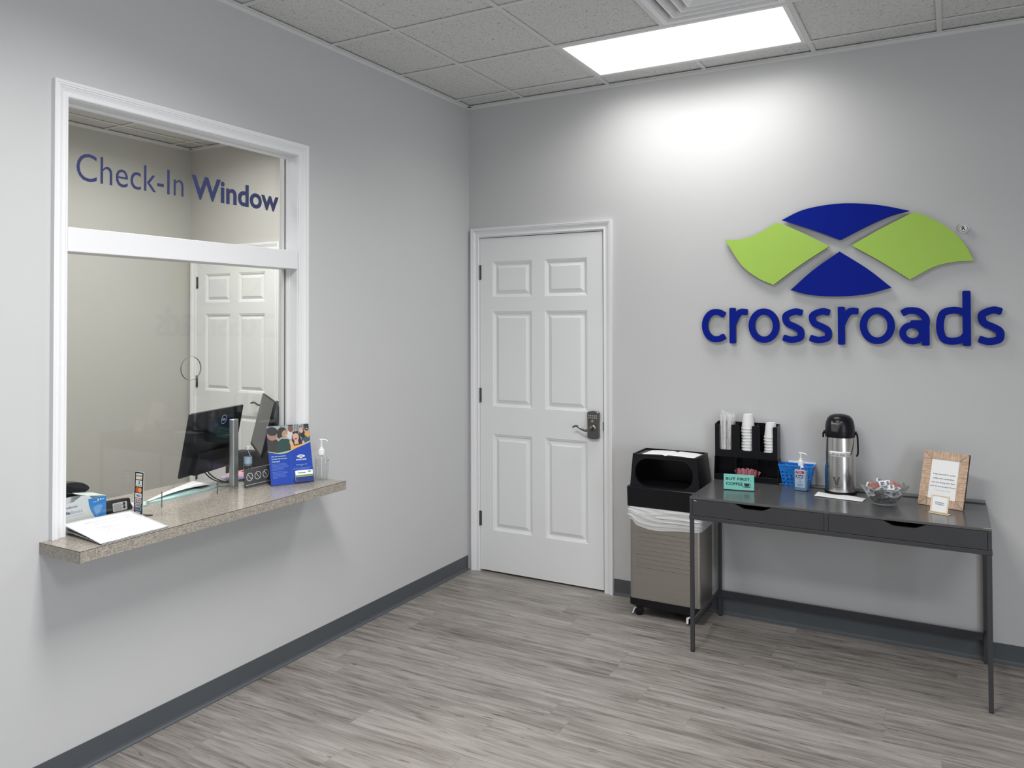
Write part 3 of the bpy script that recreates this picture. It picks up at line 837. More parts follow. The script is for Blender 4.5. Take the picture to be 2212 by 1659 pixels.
drawer(.0155, .610, .300); drawer(.6295, W_ - .0155, .932)
for (x, y) in ((0, 0), (W_ - .018, 0), (0, D_ - .018), (W_ - .018, D_ - .018)):
    lg_ = MB().box(x, x + .018, y, y + .018, .003, .6375).build('leg', DGREY, tb, bevel=.001)
    MB().box(x + .0005, x + .0175, y + .0005, y + .0175, 0, .003).build('foot_pad', BLKM, lg_)
MB().box(.004, .014, .0185, D_ - .0185, .128, .150).build('side_rail', DGREY, tb, bevel=.001)
MB().box(W_ - .014, W_ - .004, .0185, D_ - .0185, .128, .150).build('side_rail', DGREY, tb, bevel=.001)
MB().box(.0185, W_ - .0185, D_ - .014, D_ - .004, .103, .137).build('rear_rail', DGREY, tb, bevel=.001)
MB().box(W_ - .030, W_ - .001, -.0005, .002, TZ - .0008, TZ + .0003).build('chipped_corner', mat('bare_chipboard', (.62, .55, .42), .7, var=.1), tb)
mb = MB(); mb.tube([(.021, -.0005, TZ - .0165), (.030, -.0005, TZ - .018), (.034, -.0005, TZ - .021)], .0008, 6); mb.build('scratch', WHITE, tb)

# ------------------------------------------------------------------ trash bin
bx0, bx1, by0, by1 = 1.196, 1.585, -.272, -.030
bn = thing('trash_bin', 'tall rolling trash bin with ribbed taupe steel body and black lid, between door and table', 'trash bin', ((bx0 + bx1) / 2, (by0 + by1) / 2, 0))
bw, bd = (bx1 - bx0) / 2, (by1 - by0) / 2
mb = MB()
def rr3(x0, x1, y0, y1, r): return rrect(x0, x1, y0, y1, r, 4)
def loft(mb, secs, n=None, m=0, cap0=True, cap1=True):
    n = len(secs[0][0]); vs = [(p[0], p[1], z) for pts, z in secs for p in pts]; fs = []
    for j in range(len(secs) - 1):
        for k in range(n): fs.append((j * n + k, j * n + (k + 1) % n, (j + 1) * n + (k + 1) % n, (j + 1) * n + k))
    if cap0: fs.append(list(range(n))[::-1])
    if cap1: fs.append([(len(secs) - 1) * n + k for k in range(n)])
    return mb.add(vs, fs, m)
loft(mb, [(rr3(-bw, bw, -bd, bd, .018), .100), (rr3(-bw, bw, -bd, bd, .018), .595)])
mb.build('body', BINST, bn, smooth=True)
for k in range(9):
    z = .270 + .0235 * k
    mb = MB(); x0 = -bw + .045 - .010 * (k < 4) + .006 * (k % 3); mb.xf = None
    mb.prism([(-bd - .0003, z), (-bd - .0026, z + .0035), (-bd - .0026, z + .0050), (-bd - .0003, z + .0058)], x0, bw - .026, 'x')
    mb.build('pressed_rib', BINST, bn)
loft(MB(), [(rr3(-bw + .010, bw - .010, -bd + .01, bd - .01, .03), .056), (rr3(-bw - .003, bw + .003, -bd - .004, bd + .004, .022), .066), (rr3(-bw - .003, bw + .003, -bd - .004, bd + .004, .022), .101)]).build('base_tray', BLKM, bn, smooth=True, bevel=.002) if False else None
mb = MB(); loft(mb, [(rr3(-bw + .010, bw - .010, -bd + .01, bd - .01, .03), .056), (rr3(-bw - .003, bw + .003, -bd - .004, bd + .004, .022), .066), (rr3(-bw - .003, bw + .003, -bd - .004, bd + .004, .022), .101)])
mb.build('base_tray', BLKM, bn, smooth=True)
for sx in (-1, 1):
    for sy in (-1, 1):
        x, y = sx * (bw - .040) if sx < 0 else bw - .058, sy * (bd - .040)
        mb = MB(); mb.xf = Matrix.Translation((x, y, .0255)) @ Matrix.Rotation(R(25 if sx < 0 else 75), 4, 'Z') @ Matrix.Rotation(R(90), 4, 'X')
        mb.lathe([(.018, -.011), (.0250, -.009), (.0250, .009), (.018, .011)], 24)
        c = mb.build('caster', BLKM, bn, smooth=True)
        mb = MB(); mb.xf = Matrix.Translation((x, y, .0255)) @ Matrix.Rotation(R(25 if sx < 0 else 75), 4, 'Z')
        mb.box(-.016, .016, -.016, -.0125, 0, .030); mb.box(-.016, .016, .0125, .016, 0, .030); mb.box(-.016, .016, -.016, .016, .026, .031)
        mb.build('caster_fork', BLK, c)
        if sy < 0:
            mb = MB(); a = (x - .022, y - .012) if sx < 0 else (x - .016, y - .030)
            mb.tube([(x, y - .01, .046), (*a, .038), (a[0] - (.010 if sx < 0 else 0), a[1] - .004, .012)], [.006, .009, .008], 8, flat=.5)
            mb.build('brake_tab', WHITE, c, smooth=True)
# liner hanging out below the lid
def liner(u, v):
    pts = rr3(-bw - .006, bw + .006, -bd - .008, bd + .008, .024)
    L_ = []
    f = (u % 1) * len(pts); i = int(f) % len(pts); k = f - int(f)
    p, q = Vector((*pts[i], 0)), Vector((*pts[(i + 1) % len(pts)], 0)); P = p.lerp(q, k)
    low = .503 - .030 * math.sin(PI * max(0, min(1, (P.x + bw) / (2 * bw)))) * (.7 if P.y < 0 else .3) + .005 * math.sin(P.x * 23)
    if P.x < -bw + .02: low += .02
    z = .603 + (low - .603) * v
    w_ = 24 * v - P.x * 13 + P.y * 9 + 5.0 * noise.noise(Vector((P.x * 7, P.y * 7, v * 1.5)))
    fold = .0055 * (1 - abs(math.sin(w_ / 2))) ** 1.5 + .004 * (1 - abs(math.sin(w_ * .8 + 4 * noise.noise(Vector((P.x * 12, P.y * 12, 3)))))) ** 2 + .0015 * noise.noise(Vector((P.x * 60, P.y * 50, z * 90)))
    n_ = Vector((P.x / bw, P.y / bd, 0)); n_.normalize()
    if abs(P.x) < bw - .01: n_ = Vector((0, 1 if P.y > 0 else -1, 0))
    P = P + n_ * (.006 * math.sin(PI * v) + max(-.004, fold) * math.sin(PI * min(1, v * 1.0 + .05)))
    return (P.x, P.y, z)
MB().grid(liner, 300, 60, wrapu=True).build('bin_liner', milky_mat('translucent_bag_film', (.80, .80, .80), .22), bn, smooth=True, angle=180)
mb = MB(); loft(mb, [(rr3(-bw - .012, bw + .010, -bd - .012, bd + .010, .018), .597), (rr3(-bw - .014, bw + .012, -bd - .014, bd + .012, .018), .699), (rr3(-bw - .010, bw + .008, -bd - .010, bd + .008, .018), .703)])
mb.build('lid_rim', BLK, bn, smooth=True)
# hooded lid with an oval opening in front and a recessed tray on top
def dome(z):
    k = (z - .7) / .175
    return (-bw + .004 + .010 * k, bw - .002 - .020 * k, -bd + .004 + .018 * k, bd - .006 - .004 * k)
x0, x1, y0, y1 = dome(.7); X0, X1, Y0, Y1 = dome(.875)
mb = MB()
vs = [(x0, y0), (x1, y0), (x1, y1), (x0, y1)]
mb.add([(x0, y1, .7), (x1, y1, .7), (X1, Y1, .875), (X0, Y1, .875), (x0, y1 - .004, .7), (x1, y1 - .004, .7), (X1, Y1 - .004, .875), (X0, Y1 - .004, .875)], [(0, 1, 2, 3), (7, 6, 5, 4), (3, 2, 6, 7)])
for s in (0, 1):
    a, b = (x0, X0) if s == 0 else (x1, X1); d = .004 if s == 0 else -.004
    mb.add([(a, y0, .7), (a, y1, .7), (b, Y1, .875), (b, Y0, .875), (a + d, y0, .7), (a + d, y1, .7), (b + d, Y1, .875), (b + d, Y0, .875)], [(0, 1, 2, 3), (7, 6, 5, 4), (2, 3, 7, 6), (0, 4, 7, 3)])
# front with the opening
ow0, ow1 = -bw + .030, bw - .040
op = rrect(ow0, ow1, .706, .855, .070, 8)
vs, fs = curve_mesh([[(x0, .7), (x1, .7), (X1, .875), (X0, .875)], op], .004)
sl = (Y0 - y0) / .175
mb.add([(u, y0 + (v - .7) * sl - .002 + w, v) for u, v, w in vs], fs)
mb.build('lid_hood', BLK, bn, bevel=.0015)
mb = MB(); mb.add([(p[0], y0 + (p[1] - .7) * sl - .003, p[1]) for p in rrect(ow0 - .006, ow1 + .006, .703, .861, .074, 8)] + [(p[0], y0 + (p[1] - .7) * sl - .003, p[1]) for p in op] + [(p[0], y0 + (p[1] - .7) * sl + .02, p[1]) for p in op],
   [(i, (i + 1) % 36, 36 + (i + 1) % 36, 36 + i) for i in range(36)] + [(36 + i, 36 + (i + 1) % 36, 72 + (i + 1) % 36, 72 + i) for i in range(36)])
mb.build('opening_lip', BLKM, bn, smooth=True)
mb = MB()   # top tray
mb.box(X0, X1, Y0, Y1, .868, .870)
for a, b, c, d in ((X0, X1, Y0, Y0 + .006), (X0, X1, Y1 - .006, Y1), (X0, X0 + .006, Y0 + .006, Y1 - .006), (X1 - .006, X1, Y0 + .006, Y1 - .006)): mb.box(a, b, c, d, .870, .8765)
mb.build('lid_top', BLK, bn, bevel=.001)
MB().box(x0 + .01, x1 - .01, y0 + .02, y1 - .01, .7035, .706).build('inner_chute', BLKM, bn)
# paper on the lid
bc = bn.location
def sheet(u, v):
    x = -.135 + .290 * u; y = -.083 + .150 * v
    x += .010 * (v - .5)
    z = .8712 + .0062 * abs(math.sin(PI * u * 1.02)) ** .7 - .0045 * math.exp(-((u - .47 - .04 * v) / .035) ** 2) + .0012
    return (bc.x + x, bc.y + y, z)
o = MB().grid(sheet, 50, 8).build('opened_leaflet', PAPER, smooth=True, solid=.0006)
setp(o, 'white opened leaflet lying on top of the black trash bin lid', 'leaflet')

# ------------------------------------------------------------------ things on the console table
TT = TZ + .0003
def cup_mb():
    mb = MB()
    mb.lathe([(.0230, .0765), (.0245, .0775), (.0248, .0740)], 28, cap0=False, cap1=False)
    mb.lathe([(.0225, .0735), (.0247, .0775), (.0250, .076), (.0340, .003), (.0358, .0030), (.0362, .0012), (.0352, .0), (.0335, .0006), (.0240, .0730)], 28, cap0=False, cap1=False)
    mb.lathe([(.0001, .0735), (.0241, .0735)], 28, cap0=False, cap1=False)
    return mb
cup_me = cup_mb().build('paper_cup', CUPW, smooth=True, angle=50)
first = True
ordn = ['topmost', 'second', 'third', 'fourth', 'fifth', 'sixth', 'seventh', 'eighth', 'ninth', 'tenth']
for cx, top, n, dz, who in ((1.783, 1.100, 10, .0160, 'taller middle'), (1.900, 1.062, 7, .0160, 'shorter right')):
    for k in range(n):
        z = top - .0775 - dz * k
        if z < .874: break
        o = cup_me if first else cup_me.copy()
        if not first: COL.objects.link(o)
        first = False
        o.location = (cx + (.0012 * math.sin(5 * k) if k > 0 else 0), -.046, z)
        o.rotation_euler = (0, 0, k * .7)
        lb = 'white paper cup, %s of the %s cup stack in the organizer' % ('topmost' if k == 0 else ordn[k] + ' from top', who)
        setp(o, lb, 'paper cup', 'paper cups in the black organizer')

og = thing('condiment_organizer', 'black plastic coffee station organizer holding cups, stirrers and sugar packets', 'organizer', (1.616, -.087, TT))
OW, OD = .334, .079
mb = MB()
slots = []
f0, f1 = .124, .299
pts = [(0, f0), (OW - .010, f0), (OW - .010, f1 - .004)]
def slot(xr, xl, zb, zt, r=.009):
    return [(xr + .006, zt), (xr + .001, zt - .003), (xr, zt - .010), (xr, zb + r), (xr - r * .3, zb + r * .3), (xr - r, zb), (xl + r, zb), (xl + r * .3, zb + r * .3), (xl, zb + r), (xl, zt - .010), (xl - .001, zt - .003), (xl - .006, zt)]
zt = f1 - .002
pts = [(0, f0), (OW - .010, f0), (OW - .010, zt)] + slot(.301, .236, .162, zt) + slot(.195, .130, .162, zt) + slot(.088, .024, .162, zt) + [(0, zt)]
mb.prism(pts, 0, .003, 'y')
front = mb.build('slotted_front', BLK, og, bevel=.0006)
mb = MB()
mb.prism([(0.0032, f0), (OD, f0), (OD, f1 + .006), (0.0032, f1 - .002)], 0, .0025, 'x'); mb.prism([(0.0032, f0), (OD, f0), (OD, f1 + .006), (0.0032, f1 - .002)], OW - .0125, OW - .010, 'x')
for x in (.109, .215): mb.prism([(0.0032, f0), (OD, f0), (OD, f1 + .004), (0.0032, f1 - .010)], x, x + .0025, 'x')
mb.box(0.0026, OW - .0126, OD - .003, OD, f0, f1 + .006); mb.box(0.0026, OW - .0126, .0032, OD - .0032, f0, f0 + .003)
mb.build('upper_rack', BLK, og)
mb = MB()
side = [(-.009, 0), (OD - .001, 0), (OD - .001, f0 - .0005), (.004, f0 - .0005), (.002, .095), (-.006, .050), (-.009, .030)]
mb.prism(side, -.004, -.0005, 'x'); mb.prism(side, OW - .0095, OW - .006, 'x')
mb.box(-.0005, OW - .0095, -.009, OD - .001, 0, .003); mb.box(-.0005, OW - .0095, -.009, -.0065, .003, .032); mb.box(-.0005, OW - .0095, OD - .004, OD - .001, .003, f0 - .001)
mb.build('lower_tray', BLK, og, bevel=.0008)
for x in (.109, .218): MB().prism([(-.004, .0032), (OD - .005, .0032), (OD - .005, f0 - .002), (.006, f0 - .002), (.003, .08), (-.003, .035)], x, x + .002, 'x').build('tray_divider', BLK, og)
# plastic bag of wooden stirrers in the left slot
bg = thing('stirrer_bag', 'crumpled clear plastic bag of white straws in the left slot of the black organizer', 'bag', (1.669, -.046, .8752))
for k in range(16):
    x = -.034 + .0045 * k; y = -.018 + .036 * random.random(); lean = .006 * math.sin(k * 1.7)
    mb = MB(); mb.tube([(x * .8, y, .0), (x * .8 + lean, y, .10), (x * .9 + lean * 1.5, y + .002, .215 - .006 * random.random())], .0028, 7); mb.build('straw', PAPER, bg, smooth=True)
def bagf(u, v):
    t = 2 * PI * u; z = .001 + .230 * v
    rx, ry = .0415 - .002 * v, .029
    s_ = 1 + .06 * noise.noise(Vector((math.cos(t) * 2, math.sin(t) * 2, z * 22)))
    if v > .93: s_ *= 1 - (v - .93) * 2.2
    x = rx * math.copysign(abs(math.cos(t)) ** .6, math.cos(t)) * s_; y = ry * math.copysign(abs(math.sin(t)) ** .6, math.sin(t)) * s_
    return (x + .010 * v * v, y, z + .010 * (v > .9) * math.sin(t * 2))
MB().grid(bagf, 60, 34, wrapu=True).build('bag_film', milky_mat('thin_bag_film', (.85, .85, .85), .72), bg, smooth=True, angle=180)
# pink stirrer / sweetener packets in the middle bin
PINK = mat('pink_packet_paper', (.55, .13, .17), .6, var=.5, vscale=160)
PINKW = mat('pink_white_packet_paper', (.50, .16, .20), .6, var=.75, vscale=200, stretch=(1, 1, .12))
pk0 = None
for k in range(11):
    w, h = .017, .056
    if pk0 is None:
        def pkf(u, v): return (w * (u - .5), .0022 * math.sin(PI * u) * math.sin(PI * v), h * v)
        mb = MB().grid(pkf, 4, 6); mb.grid(lambda u, v: (w * (u - .5), -.0022 * math.sin(PI * u) * math.sin(PI * v), h * v), 4, 6)
        pk0 = mb.build('sweetener_packet', PINKW, smooth=True, angle=60); o = pk0
    else:
        o = pk0.copy(); o.data = pk0.data; COL.objects.link(o)
    fan = -35 + 75 * (k / 10)
    o.location = (1.742 + .0072 * k, -.066 + .010 * (k % 3), TT + .0055 + .004 * (k % 2))
    o.rotation_euler = (R(-8 + 5 * (k % 3)), R(fan * .75), R(10 * math.sin(k)))
    setp(o, 'pink and white sweetener packet standing in the middle bin of the black organizer', 'packet', 'sweetener packets in the organizer')
o = MB().add([(0, 0, 0), (.045, .002, .001), (.040, .026, .010), (.004, .022, .004), (0, 0, .001), (.045, .002, .002), (.040, .026, .011), (.004, .022, .005)], [(0, 1, 2, 3), (7, 6, 5, 4), (0, 4, 5, 1), (1, 5, 6, 2), (2, 6, 7, 3), (3, 7, 4, 0)]).build('sugar_packet', PAPER, loc=(1.868, -.083, TT + .0195), rot=(R(-18), 0, R(-4)))
setp(o, 'small white sugar packet lying in the right bin of the black organizer', 'packet')

# teal sign block
sg = thing('coffee_sign', 'small teal block sign reading BUT FIRST, COFFEE on the dark table', 'sign', (1.7955, -.324, TT), (R(-8), 0, R(9.5)))
MB().box(-.0735, .0735, 0, .016, .0035, .079).build('sign_block', TEAL, sg, bevel=.0008)
mb = MB()
put(mb, text_mesh('BUT FIRST,', .122, .0155, .0004, bold=.022), -.002, .0480, -.0001)
put(mb, text_mesh('COFFEE', .082, .0150, .0004, bold=.022), -.021, .0250, -.0001)
mb.build('sign_lettering', INK, sg)
mb = MB()
cup = [(.0250, .0375), (.0510, .0375), (.0500, .0300), (.0455, .0235), (.0305, .0235), (.0262, .0300)]
mb.prism([(a, b) for a, b in cup], -.0001, -.0006, 'y')
put(mb, curve_mesh([circ(.052, .0325, .0058, 20), circ(.052, .0325, .0038, 20)], .0004), 0, 0, -.0001)
put(mb, curve_mesh([circ(.038, .0200, .0210, 28, .0022)], .0004), 0, 0, -.0001)
mb.build('mug_drawing', INK, sg)

# blue basket
BX, BY = 2.030, -.052
bk = thing('plastic_basket', 'blue perforated plastic basket behind the hand sanitizer, right of the organizer', 'basket', (BX, BY, TT))
def bwall(z):
    k = z / .106
    return (-.064 - .020 * k, .063 + .020 * k, -.030 - .012 * k, .030 + .010 * k)
mb = MB()
def wall(a, b, nx, nz, mb):
    """a,b: functions z-> corner; perforated by leaving out inner cells"""
    zs = [.0, .012, .020, .030, .038, .048, .056, .066, .074, .086, .104]
    us = [0]
    st = 1.0 / nx
    for i in range(nx): us += [st * i + st * .28, st * i + st * .72]
    us.append(1)
    def P(u, z):
        A, B_ = Vector((*a(z), z)), Vector((*b(z), z)); return A.lerp(B_, u)
    for j, (c, d) in enumerate(zip(zs, zs[1:])):
        for i, (p, q) in enumerate(zip(us, us[1:])):
            if j in (1, 3, 5, 7) and i % 2 == 1: continue
            vs = [P(p, c), P(q, c), P(q, d), P(p, d)]
            mb.add(vs, [(0, 1, 2, 3)])
wall(lambda z: (bwall(z)[0], bwall(z)[2]), lambda z: (bwall(z)[1], bwall(z)[2]), 7, 5, mb)
wall(lambda z: (bwall(z)[1], bwall(z)[2]), lambda z: (bwall(z)[1], bwall(z)[3]), 3, 5, mb)
wall(lambda z: (bwall(z)[1], bwall(z)[3]), lambda z: (bwall(z)[0], bwall(z)[3]), 7, 5, mb)
wall(lambda z: (bwall(z)[0], bwall(z)[3]), lambda z: (bwall(z)[0], bwall(z)[2]), 3, 5, mb)
q = bwall(0); mb.add([(q[0], q[2], 0), (q[1], q[2], 0), (q[1], q[3], 0), (q[0], q[3], 0)], [(0, 1, 2, 3)])
mb.build('basket_body', BBLUE, bk, solid=.0018)
q = bwall(.106)
vs, fs = curve_mesh([rrect(q[0] - .004, q[1] + .004, q[2] - .004, q[3] + .003, .010), rrect(q[0] + .002, q[1] - .002, q[2] + .002, q[3] - .002, .008)], .007)
MB().add([(u, v, w + .1015) for u, v, w in vs], fs).build('basket_rim', BBLUE, bk, bevel=.001)
o = MB().box(-.062, .074, 0, .0010, 0, .118).build('white_card', PAPER, loc=(2.040, -.0185, TT + .0015), rot=(R(-4), R(1), 0))
setp(o, 'white card standing upright at the back inside the blue basket', 'card')

# pump bottles
def pump_bottle(name, label, loc, rot, w, d, hb, liquid, lv, neck, turn, label_front=True, kind=0):
    t = thing(name, label, 'hand sanitizer', loc, rot)
    shell = glass_mat('clear_bottle_plastic', (.975, .985, .99), .06)
    r = .012
    secs = []
    for z, k in ((0.0, .93), (.004, 1), (hb * .80, 1), (hb * .88, .93), (hb * .95, .66), (hb, .36)):
        secs.append((rrect(-w * k, w * k, -d * max(k, .55), d * max(k, .55), r * min(1, k)), z))
    loft(MB(), secs).build('bottle', shell, t, smooth=True, angle=50)
    secs = []
    for z, k in ((.003, .88), (.006, .94), (lv * .90, .94), (lv, .94 if lv < hb * .8 else .86)):
        secs.append((rrect(-w * k, w * k, -d * k, d * k, r * .9), z))
    loft(MB(), secs).build('gel', liquid, t, smooth=True, angle=50)
    mb = MB(); mb.lathe([(.0128, hb - .004), (.0128, hb + .020), (.0105, hb + .024), (.0085, hb + .026), (.0085, hb + .031), (.0045, hb + .0325), (.0045, neck), (.0058, neck), (.0058, neck + .007)], 24)
    for k in range(24): a = 2 * PI * k / 24; mb.box(.0128 * math.cos(a) - .0005, .0128 * math.cos(a) + .0005, .0128 * math.sin(a) - .0005, .0128 * math.sin(a) + .0005, hb, hb + .018)
    mb.build('pump_cap', WHITE, t, smooth=True)
    mb = MB(); c, s_ = math.cos(turn), math.sin(turn)
    mb.tube(crom([(-.008 * c, -.008 * s_, neck + .0085), (.008 * c, .008 * s_, neck + .009), (.022 * c, .022 * s_, neck + .006), (.030 * c, .030 * s_, neck - .001)], 4), [.006] * 4 + [.0055] * 4 + [.0045] * 4 + [.0035], 10, flat=.6)
    mb.build('pump_nozzle', WHITE, t, smooth=True)
    mb = MB(); mb.tube([(0, 0, .010), (0, 0, hb)], .0022, 8); mb.build('dip_tube', WHITE, t, smooth=True)
    return t
GELB = mat('blue_tinted_gel', (.48, .76, .95), .15, trans=.6, ior=1.33, var=.03)
s1 = pump_bottle('sanitizer_bottle', 'clear pump bottle of blue tinted hand sanitizer in front of the blue basket', (2.068, -.170, TT), (0, 0, R(-6)), .0335, .018, .128, GELB, .098, .178, 0)
MB().box(-.0235, .0235, -.0190, -.0184, .018, .107).build('clear_label', mat('pale_blue_label', (.62, .78, .88), .4, alpha=.45, var=.05), s1)
L1 = MB(); L1.box(-.020, .020, -.0197, -.0191, .088, .100); lab = L1.build('red_label_band', mat('dark_red_print', (.45, .01, .05), .5, var=.1), s1)
mb = MB(); dashes(mb, -.015, .008, .0930, .0028, -.0198, .0003, 2); mb.build('band_print', WHITE, lab)
L2 = MB().prism([(-.020, .066), (.013, .064), (.017, .080), (-.020, .079)], -.0191, -.0197, 'y').build('navy_label_logo', NAVY, s1)
mb = MB(); put(mb, text_mesh('Purell', .028, .0095, .0003, bold=.02, shear=.2), -.002, .0672, -.0198); mb.build('logo_print', WHITE, L2)
mb = MB(); dashes(mb, -.014, .006, .0585, .0016, -.0191, .0003, 3); put(mb, curve_mesh([circ(0, .046, .0058, 20), circ(0, .046, .0044, 20)], .0003), 0, 0, -.0191)
dashes(mb, -.016, .016, .033, .0022, -.0191, .0003, 4); dashes(mb, -.013, .013, .0265, .0022, -.0191, .0003, 5); mb.build('label_print', mat('blue_print', (.03, .16, .50), .5, var=.05), s1)

# airpot
ap = thing('coffee_airpot', 'brushed steel coffee airpot with black pump lid and handwritten label', 'coffee dispenser', (2.247, -.130, TT), (0, 0, R(7)))
mb = MB(); mb.lathe([(.0725, 0), (.0735, .004), (.0735, .0125), (.0715, .014)], 48); mb.build('base_ring', BLKM, ap, smooth=True)
mb = MB(); mb.lathe([(.0712, .0142), (.0714, .10), (.0700, .20), (.0678, .262), (.0665, .276)], 64); mb.build('steel_body', STEEL, ap, smooth=True)
mb = MB(); mb.lathe([(.0680, .2765), (.0690, .281), (.0690, .301), (.0682, .302), (.0682, .304), (.0688, .305), (.0676, .330), (.0640, .350), (.0570, .368), (.0450, .380), (.0280, .3865), (.0001, .389)], 48, cap1=False); mb.build('pump_lid', BLK, ap, smooth=True)
mb = MB()
mb.add([(-.022, -.064, .303), (.008, -.068, .301), (-.026, -.062, .352), (.026, -.061, .352), (-.024, -.046, .372), (.034, -.044, .370), (-.020, -.076, .309), (.004, -.077, .309), (-.024, -.071, .348), (.016, -.071, .346)],
       [(0, 1, 7, 6), (6, 7, 9, 8), (8, 9, 3, 2), (2, 3, 5, 4), (0, 6, 8, 2), (1, 3, 9, 7), (0, 2, 4), (1, 5, 3)])
mb.v = [(x * math.cos(R(-16)) - y * math.sin(R(-16)), x * math.sin(R(-16)) + y * math.cos(R(-16)), z) for x, y, z in mb.v]
mb.build('spout', mat('satin_grey_black_plastic', (.06, .06, .062), .3, var=.1), ap, bevel=.003)
mb = MB(); mb.lathe([(.010, 0), (.010, .006)], 16, 0, 0)
hd = MB()
hd.tube(crom([(.069, 0, .296), (.078, .0, .288), (.080, -.020, .245), (.079, -.045, .206), (.074, -.058, .193), (.040, -.088 + .0, .190)][:5], 5), .0045, 10)
hd.tube([(.066, 0, .296), (.076, 0, .296)], .009, 12)
hd.build('carry_handle', BLK, ap, smooth=True)
hd = MB(); hd.tube([(-.066, 0, .296), (-.076, 0, .296)], .009, 12); hd.tube(crom([(-.072, 0, .296), (-.077, .0, .290), (-.077, .004, .270)], 4), .0045, 8)
hd.build('handle_pivot', BLK, ap, smooth=True)
def curved(mb, vf, z, r, a0, m=0):
    mb.add([((r + w) * math.sin(a0 + u / r), -(r + w) * math.cos(a0 + u / r), z + v) for u, v, w in vf[0]], vf[1], m)
a0 = R(-2)
def wrap_card(u0, u1, z0, z1, r, nm, m_, parent):
    mb = MB().grid(lambda u, v: (r * math.sin(a0 + (u0 + (u1 - u0) * u) / r), -r * math.cos(a0 + (u0 + (u1 - u0) * u) / r), z0 + (z1 - z0) * v), 16, 1)
    return mb.build(nm, m_, parent, smooth=True, solid=-.0006)
cl = wrap_card(-.051, .051, .186, .212, .0703, 'paper_label', PAPER, ap)
mb = MB(); curved(mb, text_mesh('CAFFEENINATED', .094, .014, .0003, bold=-.004), .192, .0714, a0); mb.build('handwriting', INK, cl)
mb = MB(); PEW2 = mat('etched_grey', (.10, .10, .10), .4, .5, var=.1)
mb2 = MB()
for sg_ in ((-.030, -.022, -.009, -.006), (.002 - .0, -.004, -.011, -.006)):
    pass
vv = [(-.033, .088), (-.024, .088), (-.0165, .058), (-.009, .088), (.000, .088), (-.0125, .046), (-.0205, .046)]
vs = [(u, v - 0, 0) for u, v in vv] + [(u, v, .0004) for u, v in vv]; n = 7
curved(mb2, (vs, [[6, 5, 4, 3, 2], [6, 2, 1, 0]] + [[7 + i for i in (6, 2, 3, 4, 5)], [7 + i for i in (6, 0, 1, 2)]] + [(i, (i + 1) % n, n + (i + 1) % n, n + i) for i in range(n)]), 0, .0716, a0)
mb2.build('etched_emblem', PEW2, ap)
mb = MB()
for k in range(8):
    q = [(-.0175 + .0045 * k, 0, 0), (-.0140 + .0045 * k, 0, 0), (-.0140 + .0045 * k, .003, 0), (-.0175 + .0045 * k, .003, 0)]
    curved(mb, (q + [(a, b_, .0003) for a, b_, c in q], [(0, 3, 2, 1), (4, 5, 6, 7), (0, 1, 5, 4), (1, 2, 6, 5), (2, 3, 7, 6), (3, 0, 4, 7)]), .037, .0716, a0)
o = mb.build('etched_word', PEW2, ap)
o.rotation_euler = (0, 0, R(-13))

# folded napkin
nb = [(2.145, -.275), (2.150, -.180), (2.371, -.215), (2.362, -.305)]
def napf(u, v):
    a = Vector(nb[0]).lerp(Vector(nb[3]), u); b_ = Vector(nb[1]).lerp(Vector(nb[2]), u); p = a.lerp(b_, v)
    return (p.x, p.y, TT + .0035 + .0014 * math.sin(u * 9 + v * 2) * (0.3 + v))
o = MB().grid(napf, 30, 6).build('paper_napkin', PAPER, smooth=True, solid=.0018)
setp(o, 'white folded paper napkin on the dark table in front of the steel airpot', 'napkin')

# glass bowl
gb = thing('glass_bowl', 'clear fluted glass bowl filled with wrapped candies on the dark table', 'bowl', (2.452, -.280, TT))
def fl(t, z): k = max(0, min(1, (z - .008) / .07)); return 1 + .055 * k * math.cos(8 * t) + .018 * k * math.cos(24 * t)
CG = mat('clear_bowl_glass', (.97, .98, .98), .02, trans=1.0, ior=1.40)
_nt = CG.node_tree; _mx = nn(_nt, 'ShaderNodeMixShader'); _mx.inputs[0].default_value = .45; _t = nn(_nt, 'ShaderNodeBsdfTransparent'); _t.inputs[0].default_value = (.96, .98, .98, 1)
_nt.links.new(_t.outputs[0], _mx.inputs[1]); _nt.links.new(_nt.nodes['Principled BSDF'].outputs[0], _mx.inputs[2]); _nt.links.new(_mx.outputs[0], _nt.nodes['Material Output'].inputs[0])
prof = [(.0001, .0015), (.050, .0015), (.052, 0), (.055, .002), (.056, .006), (.060, .012), (.074, .036), (.090, .064), (.1010, .084), (.1035, .0865), (.1010, .0870), (.0985, .0845), (.087, .064), (.071, .037), (.056, .014), (.048, .0085), (.0001, .0085)]
def flz(t, z): return fl(t, z)
mb = MB(); n = 96; vs = []; fs = []
for r, z in prof:
    for k in range(n):
        t_ = 2 * PI * k / n; s_ = fl(t_, z); zz = z + (.0040 * math.cos(8 * t_) if z > .06 else 0) * (z - .06) / .027
        vs.append((r * s_ * math.cos(t_), r * s_ * math.sin(t_), zz))
for j in range(len(prof) - 1):
    for k in range(n): fs.append((j * n + k, j * n + (k + 1) % n, (j + 1) * n + (k + 1) % n, (j + 1) * n + k))
mb.add(vs, fs); mb.build('bowl_body', CG, gb, smooth=True, angle=60)
